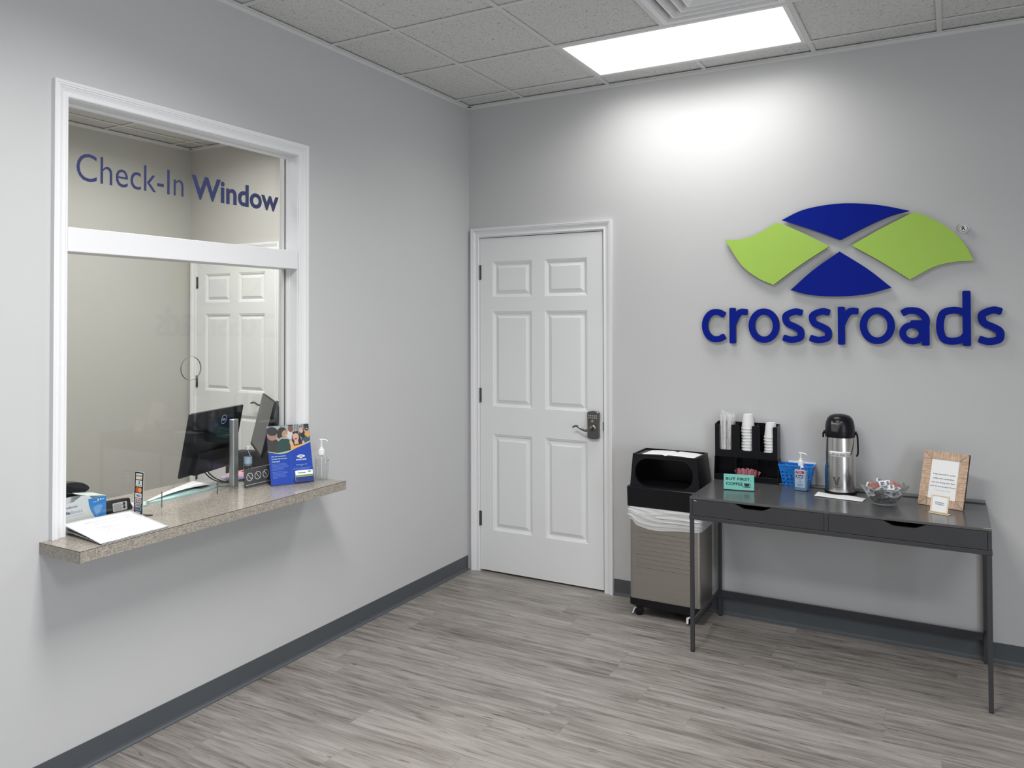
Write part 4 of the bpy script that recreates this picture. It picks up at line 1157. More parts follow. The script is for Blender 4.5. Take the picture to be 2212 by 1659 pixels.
# wrapped candies
WRAP = mat('clear_white_wrapper', (.74, .745, .75), .3, var=.16, vscale=90, bump=.8, bscale=120)
REDW = mat('red_wrapper', (.36, .15, .13), .3, var=.35, vscale=60, bump=.8, bscale=120)
NAVP = mat('navy_print', (.16, .18, .24), .4, var=.1)
def candy(w, h, col, nm):
    mb = MB()
    def f(sg): return lambda u, v: (w * (u - .5), h * (v - .5), sg * .0045 * (math.sin(PI * u) * math.sin(PI * v)) ** .5 + .0012 * math.sin(14 * u + 5 * v))
    mb.grid(f(1), 12, 8); mb.grid(f(-1), 12, 8)
    o = mb.build(nm, col, smooth=True, angle=60)
    pr = MB().box(-w * .36, -w * .02, -h * .25, h * .25, .0040, .0052); pr.box(w * .16, w * .34, -h * .25, h * .25, .0038, .0050); p_ = pr.build('wrapper_print', NAVP, None)
    return o, p_
protoA, pA = candy(.050, .034, WRAP, 'wrapped_candy'); pA.parent = protoA
protoB, pB = candy(.046, .034, REDW, 'wrapped_candy'); bpy.data.objects.remove(pB)
spots = []
random.seed(11)
def cpos(k, n, r, z, zj): a = 2 * PI * k / n + random.random() * .6; rr = r * (.8 + .3 * random.random()); return (rr * math.cos(a), rr * math.sin(a), z + zj * (random.random() - .5))
for k in range(4): spots.append((*cpos(k, 4, .020, .021, .004), 0))
for k in range(7): spots.append((*cpos(k, 7, .040, .036, .006), 1))
for k in range(9): spots.append((*cpos(k, 9, .050, .056, .008), 2))
for k in range(8): spots.append((*cpos(k, 8, .052, .076, .006), 3))
spots += [(-.038, -.030, .086, 4), (.004, -.005, .092, 4), (.046, -.008, .088, 4), (-.012, .040, .092, 4), (.022, -.045, .084, 4)]
usedA = usedB = False
for i, (x, y, z, lay) in enumerate(spots):
    red = i in (2, 7, 12, 17, 22, 28, 30)
    if red:
        o = protoB if not usedB else copy_tree(protoB); usedB = True
        lb = 'red wrapped candy heaped in the clear glass bowl'
        setp(o, lb, 'candy', 'red wrapped candies in the glass bowl')
    else:
        o = protoA if not usedA else copy_tree(protoA); usedA = True
        lb = 'white wrapped candy with dark print heaped in the clear glass bowl'
        setp(o, lb, 'candy', 'white wrapped candies in the glass bowl')
    o.location = (2.452 + x, -.280 + y, TT + z)
    o.rotation_euler = (R(random.uniform(-32, 32) + (25 if lay >= 3 and y < 0 else 0)), R(random.uniform(-30, 30)), random.uniform(0, 2 * PI) if lay < 4 else R(random.uniform(-35, 35)))

# wicker picture frame
wf = thing('wicker_picture_frame', 'tan woven reed picture frame with printed coffee message, leaning back at the table right end', 'picture frame', (2.678, -.251, TT + .0026), (R(-21), 0, R(-19.5)))
FWD, FHT, FB = .192, .255, .037
REED = mat('tan_reed', (.66, .48, .35), .65, var=.45, vscale=55, stretch=(1, 1, 1))
REEDD = mat('dark_reed_backing', (.10, .06, .045), .8, var=.2)
MB().prism([(.0065, .0032), (.020, .0084), (.020, FHT), (.0065, FHT)], -FWD / 2, FWD / 2, 'x').build('frame_back', REEDD, wf)
rng = random.Random(3)
def rod(mb, a, b, r=.00165):
    mb.tube([a, b], r, 6)
mb = MB()
n = 26
for k in range(n):      # top and bottom: upright reeds
    x = -FWD / 2 + FB + .001 + (FWD - 2 * FB - .002) * (k + .5) / n
    for z0, z1 in ((FHT - FB, FHT), (0, FB)): rod(mb, (x, .004 + rng.uniform(-.0006, .0006), z0), (x + rng.uniform(-.0006, .0006), .004, z1), .00215)
n = 42
for k in range(n):      # sides: level reeds
    z = FB + .001 + (FHT - 2 * FB - .002) * (k + .5) / n
    for x0, x1 in ((-FWD / 2, -FWD / 2 + FB), (FWD / 2 - FB, FWD / 2)): rod(mb, (x0, .004 + rng.uniform(-.0006, .0006), z), (x1, .004, z + rng.uniform(-.0008, .0008)), .00215)
for cx, cz, sx, sz in ((-FWD / 2, FHT, 1, -1), (FWD / 2, FHT, -1, -1), (-FWD / 2, 0, 1, 1), (FWD / 2, 0, -1, 1)):   # herringbone corners
    for k in range(8):
        q = .0022 + k * .0046
        rod(mb, (cx + sx * q, .0035, cz + sz * q), (cx + sx * FB, .0035, cz + sz * q), .0021)
        rod(mb, (cx + sx * q, .0030, cz + sz * (q + .002)), (cx + sx * q, .0030, cz + sz * FB), .0021)
mb.build('woven_border', REED, wf, smooth=True)
MB().box(-FWD / 2 + FB, FWD / 2 - FB, .0005 + .0045, .0055 + .0004, FB, FHT - FB).build('message_sheet', PAPER, wf)
mb = MB()
for s, z, wd in (('Help yourself to coffee', .145, .094), ('coffee and connection,', .126, .092), ('you are doing your best', .107, .100), ('and we are proud of you!', .089, .108)):
    if z == .145: s = 'Help yourself to some'
    put(mb, text_mesh(s, wd, .0085, .0003, bold=.012), .0005, z, .0049)
mb.build('message_text', mat('soft_black_ink', (.10, .10, .11), .6, var=.05), wf)
mb = MB(); put(mb, text_mesh('-Crossroads Team', .070, .0075, .0003), .0, .073, .0049); mb.build('message_signature', GINK, wf)
mb = MB(); mb.xf = Matrix.Translation((0, .020, .15)) @ Matrix.Rotation(R(40), 4, 'X'); mb.box(-.02, .02, 0, .003, -.118, 0); mb.xf = None; mb.build('easel_back', REEDD, wf)

# small desk sign
ss = thing('mini_easel_sign', 'small cream framed sign reading Positive Thoughts in front of the woven frame', 'sign', (2.676, -.378, TT), (0, 0, R(-21)))
CREAM = mat('cream_metal', (.74, .64, .48), .35, .3, var=.05)
mb = MB().box(-.039, .046, -.016, .014, 0, .003); mb.build('sign_base', CREAM, ss, bevel=.0006)
tl = Matrix.Translation((0, 0, .0045)) @ Matrix.Rotation(R(-18), 4, 'X')
mb = MB(); mb.xf = tl
mb.box(-.037, .037, -.002, .003, 0, .005); mb.box(-.037, .037, -.002, .003, .071, .076); mb.box(-.037, -.032, -.002, .003, .005, .071); mb.box(.032, .037, -.002, .003, .005, .071)
mb.build('sign_frame', CREAM, ss, bevel=.0006)
mb = MB(); mb.xf = tl; mb.box(-.032, .032, .0005, .0025, .005, .071); mb.build('sign_card', PAPER, ss)
mb = MB(); mb.xf = tl
put(mb, text_mesh('Positive', .036, .0065, .0003, bold=.01), 0, .040, .0004); put(mb, text_mesh('Thoughts', .038, .0065, .0003, bold=.01), 0, .0315, .0004); mb.build('sign_lettering', INK, ss)

# ------------------------------------------------------------------ things on the check-in counter
CT = .8467
SCRN = mat('dark_screen', (.035, .036, .040), .18, var=.1)
MONB = mat('monitor_black', (.006, .007, .009), .22, var=.1)
SGREY = mat('silver_grey_plastic', (.42, .42, .42), .33, .75, var=.06)
# monitor with its back to the window
m1 = thing('computer_monitor', 'black computer monitor seen from its back, on silver stand behind the check-in glass', 'monitor', (-.280, -1.820, CT), (0, 0, R(106)))
sh = (0, 0, .063); rt_ = (R(11), 0, 0)
MB().box(-.205, .205, .002, .016, 0, .290).build('screen_housing', MONB, m1, bevel=.003, loc=sh, rot=rt_)
MB().prism([(-.13, .002), (.155, .002), (.14, .10), (-.115, .10)], .0018, -.016, 'y').build('rear_cover', MONB, m1, bevel=.004, loc=sh, rot=rt_)
MB().box(-.200, .200, .0162, .0168, .012, .285).build('screen', SCRN, m1, loc=sh, rot=rt_)
mb = MB(); put(mb, curve_mesh([circ(.055, .236, .0215, 40), circ(.055, .236, .0192, 40)], .0006), 0, 0, .0018)
put(mb, text_mesh('DELL', .029, .0105, .0006, bold=.02), .055, .2308, .0018); mb.build('rear_badge', mat('light_grey_print', (.55, .56, .57), .4, var=.05), m1, loc=sh, rot=rt_)
mb = MB(); mb.prism(rrect(-.031, .011, -.152, -.122, .010, 4), 0.004, .306, 'z'); st = mb.build('stand_column', SGREY, m1, bevel=.002)
MB().box(-.024, .004, -.121, -.030, .195, .235).build('stand_neck', BLKM, m1, bevel=.004)
mb = MB(); mb.prism(rrect(-.125, .105, -.050, .105, .015, 4), 0, .0065, 'z'); mb.box(-.030, .010, -.150, -.0505, 0, .004); mb.build('stand_base', SGREY, m1, bevel=.001)
for dx in (0, .022):
    mb = MB(); mb.tube(crom([(-.055 + dx, -.006, .090), (-.053 + dx, -.022, .060), (-.035 + dx, -.050, .030), (.0 + dx * .6, -.090, .012), (.030 + dx, -.110, .010)], 6), .0028, 8)
    mb.build('cable', BLKM, m1, smooth=True)

# second monitor, turned so its dark screen shows edge on
m2 = thing('computer_monitor', 'black computer monitor seen nearly edge on behind the blue leaflet holder', 'monitor', (-.410, -1.420, CT), (0, 0, R(-37)))
sh = (0, 0, .088); rt_ = (R(-13.3), 0, 0)
MB().box(-.248, .248, 0, .012, 0, .280).build('screen_housing', BLKM, m2, bevel=.002, loc=sh, rot=rt_)
MB().box(-.243, .243, -.0006, -.0001, .014, .276).build('screen', mat('satin_dark_screen', (.075, .076, .080), .30, var=.08), m2, loc=sh, rot=rt_)
MB().prism([(.012, .02), (.036, .05), (.048, .13), (.046, .20), (.034, .255), (.012, .275)], -.235, .235, 'x').build('rear_cover', MONB, m2, bevel=.004, loc=sh, rot=rt_)
mb = MB(); mb.prism(rrect(.175, .207, .082, .106, .008, 4), .004, .361, 'z'); mb.build('stand_column', SGREY, m2, bevel=.002)
MB().box(.150, .200, .060, .081, .245, .275).build('stand_neck', BLKM, m2, bevel=.003)
MB().prism(rrect(.060, .250, -.020, .130, .012, 4), 0, .006, 'z').build('stand_base', SGREY, m2, bevel=.001)
for k, dx in enumerate((0, .035)):
    mb = MB(); mb.tube(crom([(.165 + dx * .5, .010, .095), (.172 + dx, -.030, .060), (.165 + dx * 1.5, -.055, .025), (.135 + dx * 3, -.075, .010)], 6), .0026, 8)
    mb.build('cable', BLKM, m2, smooth=True)

# office chair beyond the counter
oc = thing('office_chair', 'dark office chair behind the check-in counter, seen between monitor and leaflet holder', 'chair', (-.72, -1.00, 0), (0, 0, R(20)))
FAB = mat('charcoal_mesh_fabric', (.045, .045, .048), .8, var=.2, vscale=300)
MB().grid(lambda u, v: (.21 * (2 * u - 1) * (1 - .10 * v), -.20 + .05 * (2 * u - 1) ** 2 - .04 * v, .50 + .385 * v - .035 * (2 * u - 1) ** 4 * v), 20, 12).build('backrest', FAB, oc, smooth=True, solid=.03)
mb = MB(); loft(mb, [(rrect(-.23, .23, -.20, .24, .06), .43), (rrect(-.24, .24, -.21, .25, .06), .455), (rrect(-.23, .23, -.20, .24, .06), .49)]); mb.build('seat', FAB, oc, smooth=True)
mb = MB(); mb.tube([(0, .05, .10), (0, .05, .42)], .025, 16); mb.build('gas_column', BLKM, oc, smooth=True)
MB().prism([(-.215, .40), (-.19, .41), (-.22, .62), (-.245, .62)], -.03, .03, 'x').build('back_bracket', BLKM, oc)
for k in range(5):
    a = 2 * PI * k / 5 + .3; mb = MB(); mb.tube([(0, .05, .10), (.26 * math.cos(a), .05 + .26 * math.sin(a), .065)], [.022, .014], 10); lg2 = mb.build('base_arm', BLKM, oc, smooth=True)
    mb = MB(); mb.xf = Matrix.Translation((.26 * math.cos(a), .05 + .26 * math.sin(a), .027)) @ Matrix.Rotation(a + PI / 2, 4, 'Z') @ Matrix.Rotation(R(90), 4, 'X'); mb.lathe([(.020, -.014), (.027, -.010), (.027, .010), (.020, .014)], 16); mb.build('caster', BLKM, lg2, smooth=True)

# colourful papers near the second monitor
PNK = mat('pink_paper', (.75, .28, .33), .7, var=.05); LIL = mat('lilac_paper', (.50, .40, .68), .7, var=.05)
o = MB().prism([(-.40, -1.60), (-.335, -1.66), (-.20, -1.50), (-.29, -1.42)], 0, .004, 'z').build('paper_sheet', PNK, loc=(0, 0, CT)); setp(o, 'pink paper lying on the counter behind the dark prohibition placard', 'paper')
o = MB().prism([(-.345, -1.70), (-.25, -1.74), (-.16, -1.60), (-.27, -1.56)], .0045, .008, 'z').build('paper_sheet', LIL, loc=(0, 0, CT)); setp(o, 'lilac paper lying over the pink paper behind the dark prohibition placard', 'paper')

# water bottle
wb = thing('water_bottle', 'clear ribbed plastic water bottle with pale blue label, right of the silver monitor stand', 'bottle', (-.132, -1.722, CT))
PET = glass_mat('clear_pet_plastic', (.90, .93, .94), .05)
def rb(t, z): return 1 + .03 * math.cos(z * 520) * (z < .085) + .012 * math.cos(7 * t)
pr = [(.013, 0), (.0185, .003)] + [(.0190, z) for z in frange(.006, .128, 40)] + [(.0165, .138), (.011, .150), (.0085, .156), (.0085, .162)]
MB().lathe(pr, 32, rf=rb).build('bottle', PET, wb, smooth=True, angle=80)
MB().lathe([(.0178, .002), (.0182, .086), (.0001, .086)], 28, cap1=False).build('water', glass_mat('water_fill', (.86, .89, .90), .03), wb, smooth=True)
MB().lathe([(.0196, .094), (.0196, .126)], 32, cap0=False, cap1=False).build('label', mat('pale_blue_bottle_label', (.45, .58, .70), .35, var=.35, vscale=70), wb, smooth=True)
MB().lathe([(.0098, .158), (.0098, .172), (.0092, .173)], 24).build('cap', WHITE, wb, smooth=True)
mb = MB(); mb.tube([(.004, 0, .150), (.012, .004, .128)], .0015, 6); mb.build('neck_seam', WHITE, wb)

# acrylic holder with the poster and a card pocket
bh = thing('leaflet_holder', 'clear acrylic holder with blue poster of laughing friends on the speckled counter', 'leaflet holder', (.065, -1.632, CT), (R(-20.1), 0, R(60.1)))
mb = MB(); mb.box(-.101, .101, -.0030, -.0016, .0015, .281); mb.box(-.101, .101, .0016, .003, .0015, .281)
mb.build('clear_sheets', ACRYL, bh)
mb = MB(); mb.xf = Matrix.Rotation(R(20.1), 4, 'X'); mb.box(-.101, .101, .002, .085, .0002, .0028); mb.xf = None; mb.build('clear_foot', ACRYL, bh)
PW, PH = .099, .279
ps = MB().box(-PW, PW, -.0012, .0012, .0025, PH).build('poster', PBLUE, bh)
cols = {'bg': (.38, .41, .40), 'bg2': (.12, .15, .15), 'cap': (.012, .013, .015), 'sk1': (.42, .22, .16), 'sk2': (.45, .26, .16), 'jk': (.035, .022, .020), 'gr': (.010, .050, .045), 'hair': (.018, .012, .012),
        'sk3': (.24, .09, .07), 'wh': (.70, .70, .68), 'sk4': (.68, .40, .31), 'or': (.78, .40, .09), 'mouth': (.30, .03, .03), 'bl': (.04, .08, .14), 'sk5': (.060, .030, .022), 'lime': (.62, .72, .28), 'blu': (.008, .055, .42)}
ml = [mat('print_' + k, v, .35, var=.04) for k, v in cols.items()]; ix = {k: i for i, k in enumerate(cols)}
def swz(x):     # height of the curved edge between picture and blue field
    t = (x + PW) / (2 * PW); return .158 - .012 * math.sin(PI * min(1, t * 1.6)) * (t < .62) + .034 * max(0, t - .35) ** 1.6 / .65 ** 1.6
mb = MB(); lay = [0]
def patch(pts, k):
    lay[0] += 1
    pts = [(max(-PW + .0005, min(PW - .0005, x)), max(swz(x) + .001, min(PH - .0005, z))) for x, z in pts]
    y = -.00122 - .000016 * lay[0]
    mb.add([(x, y, z) for x, z in pts], [list(range(len(pts)))], ix[k])
def ell(x, z, a, b, k, ang=0):
    c, s_ = math.cos(R(ang)), math.sin(R(ang)); patch([(x + u * c - v * s_, z + u * s_ + v * c) for u, v in circ(0, 0, a, 22, b)], k)
patch([(x, swz(x)) for x in frange(-PW, PW, 21)] + [(PW, PH), (-PW, PH)], 'bg')
for x in (-.035, -.02, .028, .036, .044, .054, .064, .072): patch([(x, .245), (x + .003, .245), (x + .004, PH), (x + .0005, PH)], 'bg2')
ell(.012, .232, .024, .020, 'wh'); ell(.012, .262, .0125, .0175, 'sk3'); ell(.012, .279, .013, .006, 'hair')
patch([(.055, .15), (PW, .15), (PW, .225), (.07, .235), (.055, .20)], 'bl')
ell(.063, .240, .0135, .030, 'hair', 10); ell(.060, .251, .0105, .0148, 'sk4'); ell(.0595, .2465, .0045, .0016, 'wh')
patch([(.074, .228), (.083, .246), (.095, .246), (PW, .222), (.090, .212)], 'or'); ell(.087, .262, .0110, .0165, 'sk5'); ell(.087, .274, .012, .007, 'hair'); ell(.088, .256, .005, .0018, 'wh')
patch([(-PW, .15), (-.052, .15), (-.050, .205), (-.066, .222), (-PW, .228)], 'jk'); ell(-.076, .230, .021, .0195, 'sk1'); ell(-.076, .254, .027, .021, 'cap', -12)
patch([(-.062, .15), (.010, .15), (.012, .190), (-.004, .213), (-.034, .216), (-.056, .20)], 'gr'); ell(-.030, .247, .022, .024, 'hair', -20); ell(-.018, .238, .0135, .0185, 'sk2', -15); ell(-.012, .2310, .0055, .0018, 'wh', 25); ell(-.045, .232, .009, .014, 'hair')
patch([(.004, .15), (.062, .15), (.058, .188), (.040, .200), (.018, .196), (.004, .180)], 'or'); patch([(.012, .180), (.014, .225), (.024, .246), (.040, .247), (.052, .228), (.060, .185), (.046, .182), (.022, .178)], 'hair'); patch([(.024, .184), (.044, .186), (.040, .215), (.024, .215)], 'sk4'); ell(.032, .221, .0150, .0205, 'sk4', 6); patch([(.018, .246), (.046, .247), (.044, .234), (.033, .238), (.020, .233)], 'hair')
ell(.0315, .2135, .0062, .0062, 'mouth'); ell(.0315, .2168, .0055, .0020, 'wh'); ell(.010, .190, .008, .016, 'sk4', 20); ell(.066, .190, .006, .010, 'sk4')
n = 24; xs_ = frange(-PW + .0003, PW - .0003, n)
for a, b_ in zip(xs_, xs_[1:]): mb.add([(a, -.00156, swz(a) - .0005), (b_, -.00156, swz(b_) - .0005), (b_, -.00156, swz(b_) + .003 + .003 * (b_ + PW) / (2 * PW)), (a, -.00156, swz(a) + .003 + .003 * (a + PW) / (2 * PW))], [(0, 1, 2, 3)], ix['lime'])
mb.build('poster_picture', ml, ps)
YEL = mat('pale_lime_print', (.60, .78, .55), .4, var=.04); PALE = mat('pale_blue_print', (.17, .30, .72), .4, var=.05)
mb = MB(); Y_ = -.00125
for s, z, w_ in (('Join the movement', .131, .066), ('to save lives and pay', .1195, .071), ('it forward!', .108, .036)): put(mb, text_mesh(s, w_, .0072, .0001, align='l', bold=.03), -.088, z, Y_)
put(mb, text_mesh('You can save a life.', .054, .0042, .0001, bold=.01), .048, .0855, Y_); put(mb, text_mesh('v', .007, .004, .0001, bold=.05), .048, .079, Y_)
mb.build('poster_headline', YEL, ps)
mb = MB(); rng = random.Random(5)
for z, w_ in ((.099, .066), (.0935, .070), (.088, .073), (.0825, .072), (.077, .056), (.0715, .050), (.062, .066), (.0565, .069), (.051, .060), (.0455, .060), (.040, .062), (.0345, .024)):
    x = -.088
    while x < -.088 + w_ - .002:
        ww = min(rng.uniform(.003, .009), -.088 + w_ - x); mb.box(x, x + ww, Y_ - .0001, Y_, z, z + .0016); x += ww + .0012
for z, x0_, x1_ in ((.0715, .008, .088), (.066, .005, .086), (.0605, .022, .074)):
    x = x0_
    while x < x1_ - .002:
        ww = min(rng.uniform(.003, .009), x1_ - x); mb.box(x, x + ww, Y_ - .0001, Y_, z, z + .0018); x += ww + .0012
mb.box(-.0006, -.0002, Y_ - .0001, Y_, .02, .145)
mb.build('poster_small_print', PALE, ps)
# small white copy of the emblem and the name
mb = MB()
def emblem(mb, cx, cz, sc, y):
    for key in LOGO:
        pts = [(cx + (a - 2.2457) * sc, cz + (b_ - 1.72) * sc) for a, b_ in seg_outline(LOGO[key], 3)]
        mb.prism(pts, y, y - .0001, 'y')
emblem(mb, .048, .1185, .035, Y_)
put(mb, text_mesh('crossroads', .049, .0085, .0001, bold=.03), .048, .1080, Y_)
mb.build('poster_emblem', WHITE, ps)
# business cards in their pocket
pk = MB(); pk.box(.006, .096, -.0145, -.0133, .006, .034); pk.box(.006, .0072, -.0133, -.0032, .006, .034); pk.box(.0948, .096, -.0133, -.0032, .006, .034); pk.box(.0072, .0948, -.0133, -.0032, .006, .0072)
pk.build('card_pocket', ACRYL, bh)
cd = thing('business_card', 'stack of white business cards with green stripe in the pocket of the leaflet holder', 'business cards', (0, 0, 0))
cd.location = (.065, -1.632, CT); cd.rotation_euler = (R(-20.1), 0, R(60.1))
MB().box(.012, .0935, -.0125, -.0045, .0080, .0585).build('card_stack', PAPER, cd)
mb = MB(); mb.box(.012, .0935, -.0128, -.0126, .0300, .0375); mb.build('green_stripe', mat('card_green', (.12, .36, .07), .5, var=.03), cd)
mb = MB(); mb.box(.012, .0935, -.0128, -.0126, .0080, .0290); mb.build('blue_card_band', mat('card_blue', (.010, .02, .22), .4, var=.1), cd)
mb = MB(); emblem(mb, .078, .0470, .015, -.0126); mb.build('card_emblem', mat('dark_teal_print', (.03, .10, .09), .5, var=.05), cd)
mb = MB(); dashes(mb, .024, .060, .0455, .0034, -.0126, .0001, 6, .003, .006); mb.build('card_title', NAVY, cd)

# clear sanitizer on the counter end
GELC = glass_mat('clear_gel', (.965, .97, .97), .04)
s2 = pump_bottle('sanitizer_bottle', 'clear pump bottle of colourless hand sanitizer at the right end of the counter', (.107, -1.490, CT), (0, 0, R(33)), .030, .017, .123, GELC, .095, .182, 0)
lb_ = MB().box(.0304, .0310, -.012, .012, .020, .100).build('side_label', mat('pale_label', (.80, .82, .84), .4, alpha=.85, var=.05), s2)
MB().box(.0311, .0314, -.010, .010, .086, .096).build('red_label_band', MATS['dark_red_print'], lb_)
mb = MB()
for k in range(6): mb.box(.0311, .0314, -.009 + .001 * (k % 2), .007 + .002 * (k % 3) - .002, .030 + .0085 * k, .033 + .0085 * k)
mb.build('label_print', NAVY, lb_)

# prohibition placard
pp = thing('prohibition_placard', 'dark grey placard with row of crossed-out circle symbols leaning at the glass', 'sign', (-.058, -1.690, CT), (R(-2), 0, R(89)))
MB().box(-.112, .108, 0, .004, .0003, .083).build('placard_board', mat('slate_board', (.075, .076, .080), .45, var=.05), pp)
for k in range(4):
    cx = -.085 + .0475 * k; mb = MB(); put(mb, curve_mesh([circ(cx, .047, .0185, 32), circ(cx, .047, .0158, 32)], .0003), 0, 0, -.0001)
    mb.xf = Matrix.Translation((cx, 0, .047)) @ Matrix.Rotation(R(50), 4, 'Y'); mb.box(-.0165, .0165, -.0004, -.0001, -.0012, .0012); mb.xf = None
    mb.build('prohibition_symbol', mat('off_white_print', (.66, .66, .66), .5, var=.03), pp)
mb = MB(); x = -.106
while x < .10: ww = rng.uniform(.004, .009); mb.box(x, x + ww, -.0003, -.0001, .010, .0125); x += ww + .002
mb.build('placard_small_print', MATS['off_white_print'], pp)

# payment card sign
cs = thing('payment_sign', 'tall narrow black sign with a column of payment card logos beside the mask box', 'sign', (-.034, -2.358, CT), (R(-2), 0, R(-2)))
MB().box(-.026, .026, 0, .0025, .0003, .168).build('sign_strip', BLK, cs)
mb = MB(); mb.box(-.0285, -.026, .0, .0026, .0003, .1705); mb.box(.026, .0285, .0, .0026, .0003, .1705); mb.box(-.026, .026, 0, .0026, .1682, .1705); mb.build('clear_edge', mat('frosted_acrylic_edge', (.62, .63, .62), .4, alpha=.45, var=.05), cs)
mb = MB(); mb.prism([(-.022, -.0005), (.026, -.0005), (.045, .030), (.040, .038), (-.018, .012)], 0, .004, 'z'); mb.build('sign_foot', BLK, cs, bevel=.001)
def logo_card(z, h, parts, nm='card_logo', base='wh', r=.0012):
    b_ = None
    if base: b_ = MB().prism(rrect(-.0195, .0195, z, z + h, r, 2), -.0001, -.0005, 'y').build(nm, MATS['print_' + base] if base in cols else base, cs)
    return b_
RED = mat('card_red', (.62, .07, .04), .4, var=.03); ORG = mat('card_orange', (.80, .33, .05), .4, var=.03); CBL = mat('card_mid_blue', (.05, .16, .42), .4, var=.05); CGR = mat('card_dark_green', (.02, .16, .07), .4, var=.05)
c1 = logo_card(.1400, .0235, 0); mb = MB(); put(mb, text_mesh('DISCOVER', .035, .0055, .0002, bold=.02), 0, .1515, -.0005); mb.build('logo_word', INK, c1)
mb = MB(); mb.prism([(0.0, .1404), (.019, .1404), (.019, .1480)], -.0005, -.0007, 'y'); mb.build('logo_corner', ORG, c1)
c1 = logo_card(.1135, .0235, 0); mb = MB(); put(mb, curve_mesh([circ(0.001, .1280, .0062, 20), circ(-.0015, .1280, .0036, 16)], .0002), 0, 0, -.0005); put(mb, text_mesh('Diners Club', .030, .0035, .0002, bold=.01), 0, .1162, -.0005); mb.build('logo_print', CGR, c1)
c1 = MB().prism(circ(-.0085, .1000, .0105, 24), -.0001, -.0004, 'y').build('card_logo', RED, cs); MB().prism(circ(.0085, .1000, .0105, 24), -.0004, -.0007, 'y').build('card_logo', ORG, cs)
c1 = logo_card(.0690, .0185, 0); mb = MB(); put(mb, text_mesh('VISA', .027, .0085, .0002, bold=.03, shear=.25), 0, .0738, -.0005); mb.build('logo_word', NAVY, c1); mb = MB(); mb.box(-.0195, .0195, -.0007, -.0005, .0690, .0705); mb.build('logo_bar', ORG, c1)
c1 = logo_card(.0455, .0215, 0, r=.004)
for k, m_ in enumerate((CBL, RED, CGR)): MB().prism(rrect(-.0165 + .0115 * k, -.0065 + .0115 * k, .0480, .0645, .003, 2), -.0005, -.0007, 'y').build('logo_bar', m_, c1)
mb = MB(); put(mb, text_mesh('JCB', .028, .0055, .0002, bold=.02, space=1.3), 0, .0535, -.0007); mb.build('logo_word', WHITE, c1)
c1 = logo_card(.0220, .0215, 0, r=.003)
for k, m_ in enumerate((RED, CBL, CGR)): MB().prism([(-.0185 + .0118 * k, .0235), (-.0072 + .0118 * k, .0235), (-.0045 + .0118 * k, .0420), (-.0155 + .0118 * k, .0420)], -.0005, -.0007, 'y').build('logo_bar', m_, c1)
mb = MB(); put(mb, text_mesh('UnionPay', .026, .0045, .0002, bold=.02), 0.001, .0335, -.0007); mb.build('logo_word', WHITE, c1)
c1 = logo_card(.0030, .0170, 0, base=CBL); mb = MB(); put(mb, text_mesh('AMERICAN', .028, .0040, .0002, bold=.02), 0, .0125, -.0005); put(mb, text_mesh('EXPRESS', .026, .0040, .0002, bold=.02), 0, .0065, -.0005); mb.build('logo_word', WHITE, c1)

# card terminal seen from the back
te = thing('card_terminal', 'black card terminal with white rating label facing the glass', 'card reader', (-.162, -2.3435, CT), (R(-8), 0, R(88)))
mb = MB(); mb.prism([(-.052, 0), (.052, 0), (.054, .010), (.046, .026), (.046, .040), (.040, .047), (-.040, .049), (-.046, .043), (-.047, .034), (-.053, .030), (-.054, .014)], 0, .030, 'y'); mb.build('terminal_body', BLKM, te, bevel=.002)
lb_ = MB().prism(rrect(-.030, .030, .0025, .036, .003, 3), -.0002, -.0008, 'y').build('rating_label', mat('grey_label', (.55, .55, .55), .5, var=.05), te)
mb = MB()
for k in range(7): mb.box(-.027, -.027 + .030 + .004 * (k % 3), -.0011, -.0008, .006 + .0038 * k, .0072 + .0038 * k)
mb.box(.013, .022, -.0011, -.0008, .022, .033); mb.box(.013, .022, -.0011, -.0008, .009, .020); mb.build('label_print', INK, lb_)

# mask box
mkb = thing('mask_box', 'open white and blue disposable mask box behind the glass at the left of the counter', 'box', (-.155, -2.409, CT), (0, 0, R(90)))
# local x runs along the window (+x to the door wall), local -y faces the waiting room
BXW = .205
mb = MB()
mb.box(-BXW, 0, 0, .001, 0, .076)
mb.prism([(-BXW, .076), (-.128, .076), (-.124, .081), (-.116, .084), (-.100, .094), (-.072, .090), (-.056, .0765), (0, .077), (0, .0762), (-BXW, .0762)][:8] + [(0, .0758), (-BXW, .0758)], 0, .0008, 'y')
mb.box(-BXW, 0, .089, .090, 0, .078); mb.box(-.001, 0, .001, .089, 0, .078); mb.box(-BXW, -BXW + .001, .001, .089, 0, .078); mb.box(-BXW, 0, .001, .089, 0, .001)
mb.build('carton', mat('white_carton', (.74, .76, .77), .5, var=.03), mkb)
mb = MB(); mb.add([(0, 0.001, .077), (0, .090, .079), (-.080, .092, .092), (-.100, .040, .096), (-.070, .004, .088)], [(0, 1, 2, 3, 4)]); mb.build('open_flap', mat('pale_green_carton_inside', (.56, .63, .59), .6, var=.03), mkb, solid=.0006)
mb = MB(); mb.prism([(0, .0005), (0, .0765), (-.073, .0765), (-.070, .055), (-.062, .030), (-.044, .0005)], -.0002, -.0006, 'y'); sh_ = mb.build('blue_shield', mat('sky_blue_print', (.04, .25, .68), .45, var=.12, vscale=14), mkb)
mb = MB(); mb.prism([(-.052, .040), (-.040, .046), (-.025, .047), (-.014, .042), (-.024, .020), (-.038, .004), (-.046, .022)], -.0006, -.0008, 'y'); mb.build('shield_tint', mat('light_sky_print', (.16, .42, .80), .45, var=.05), sh_)
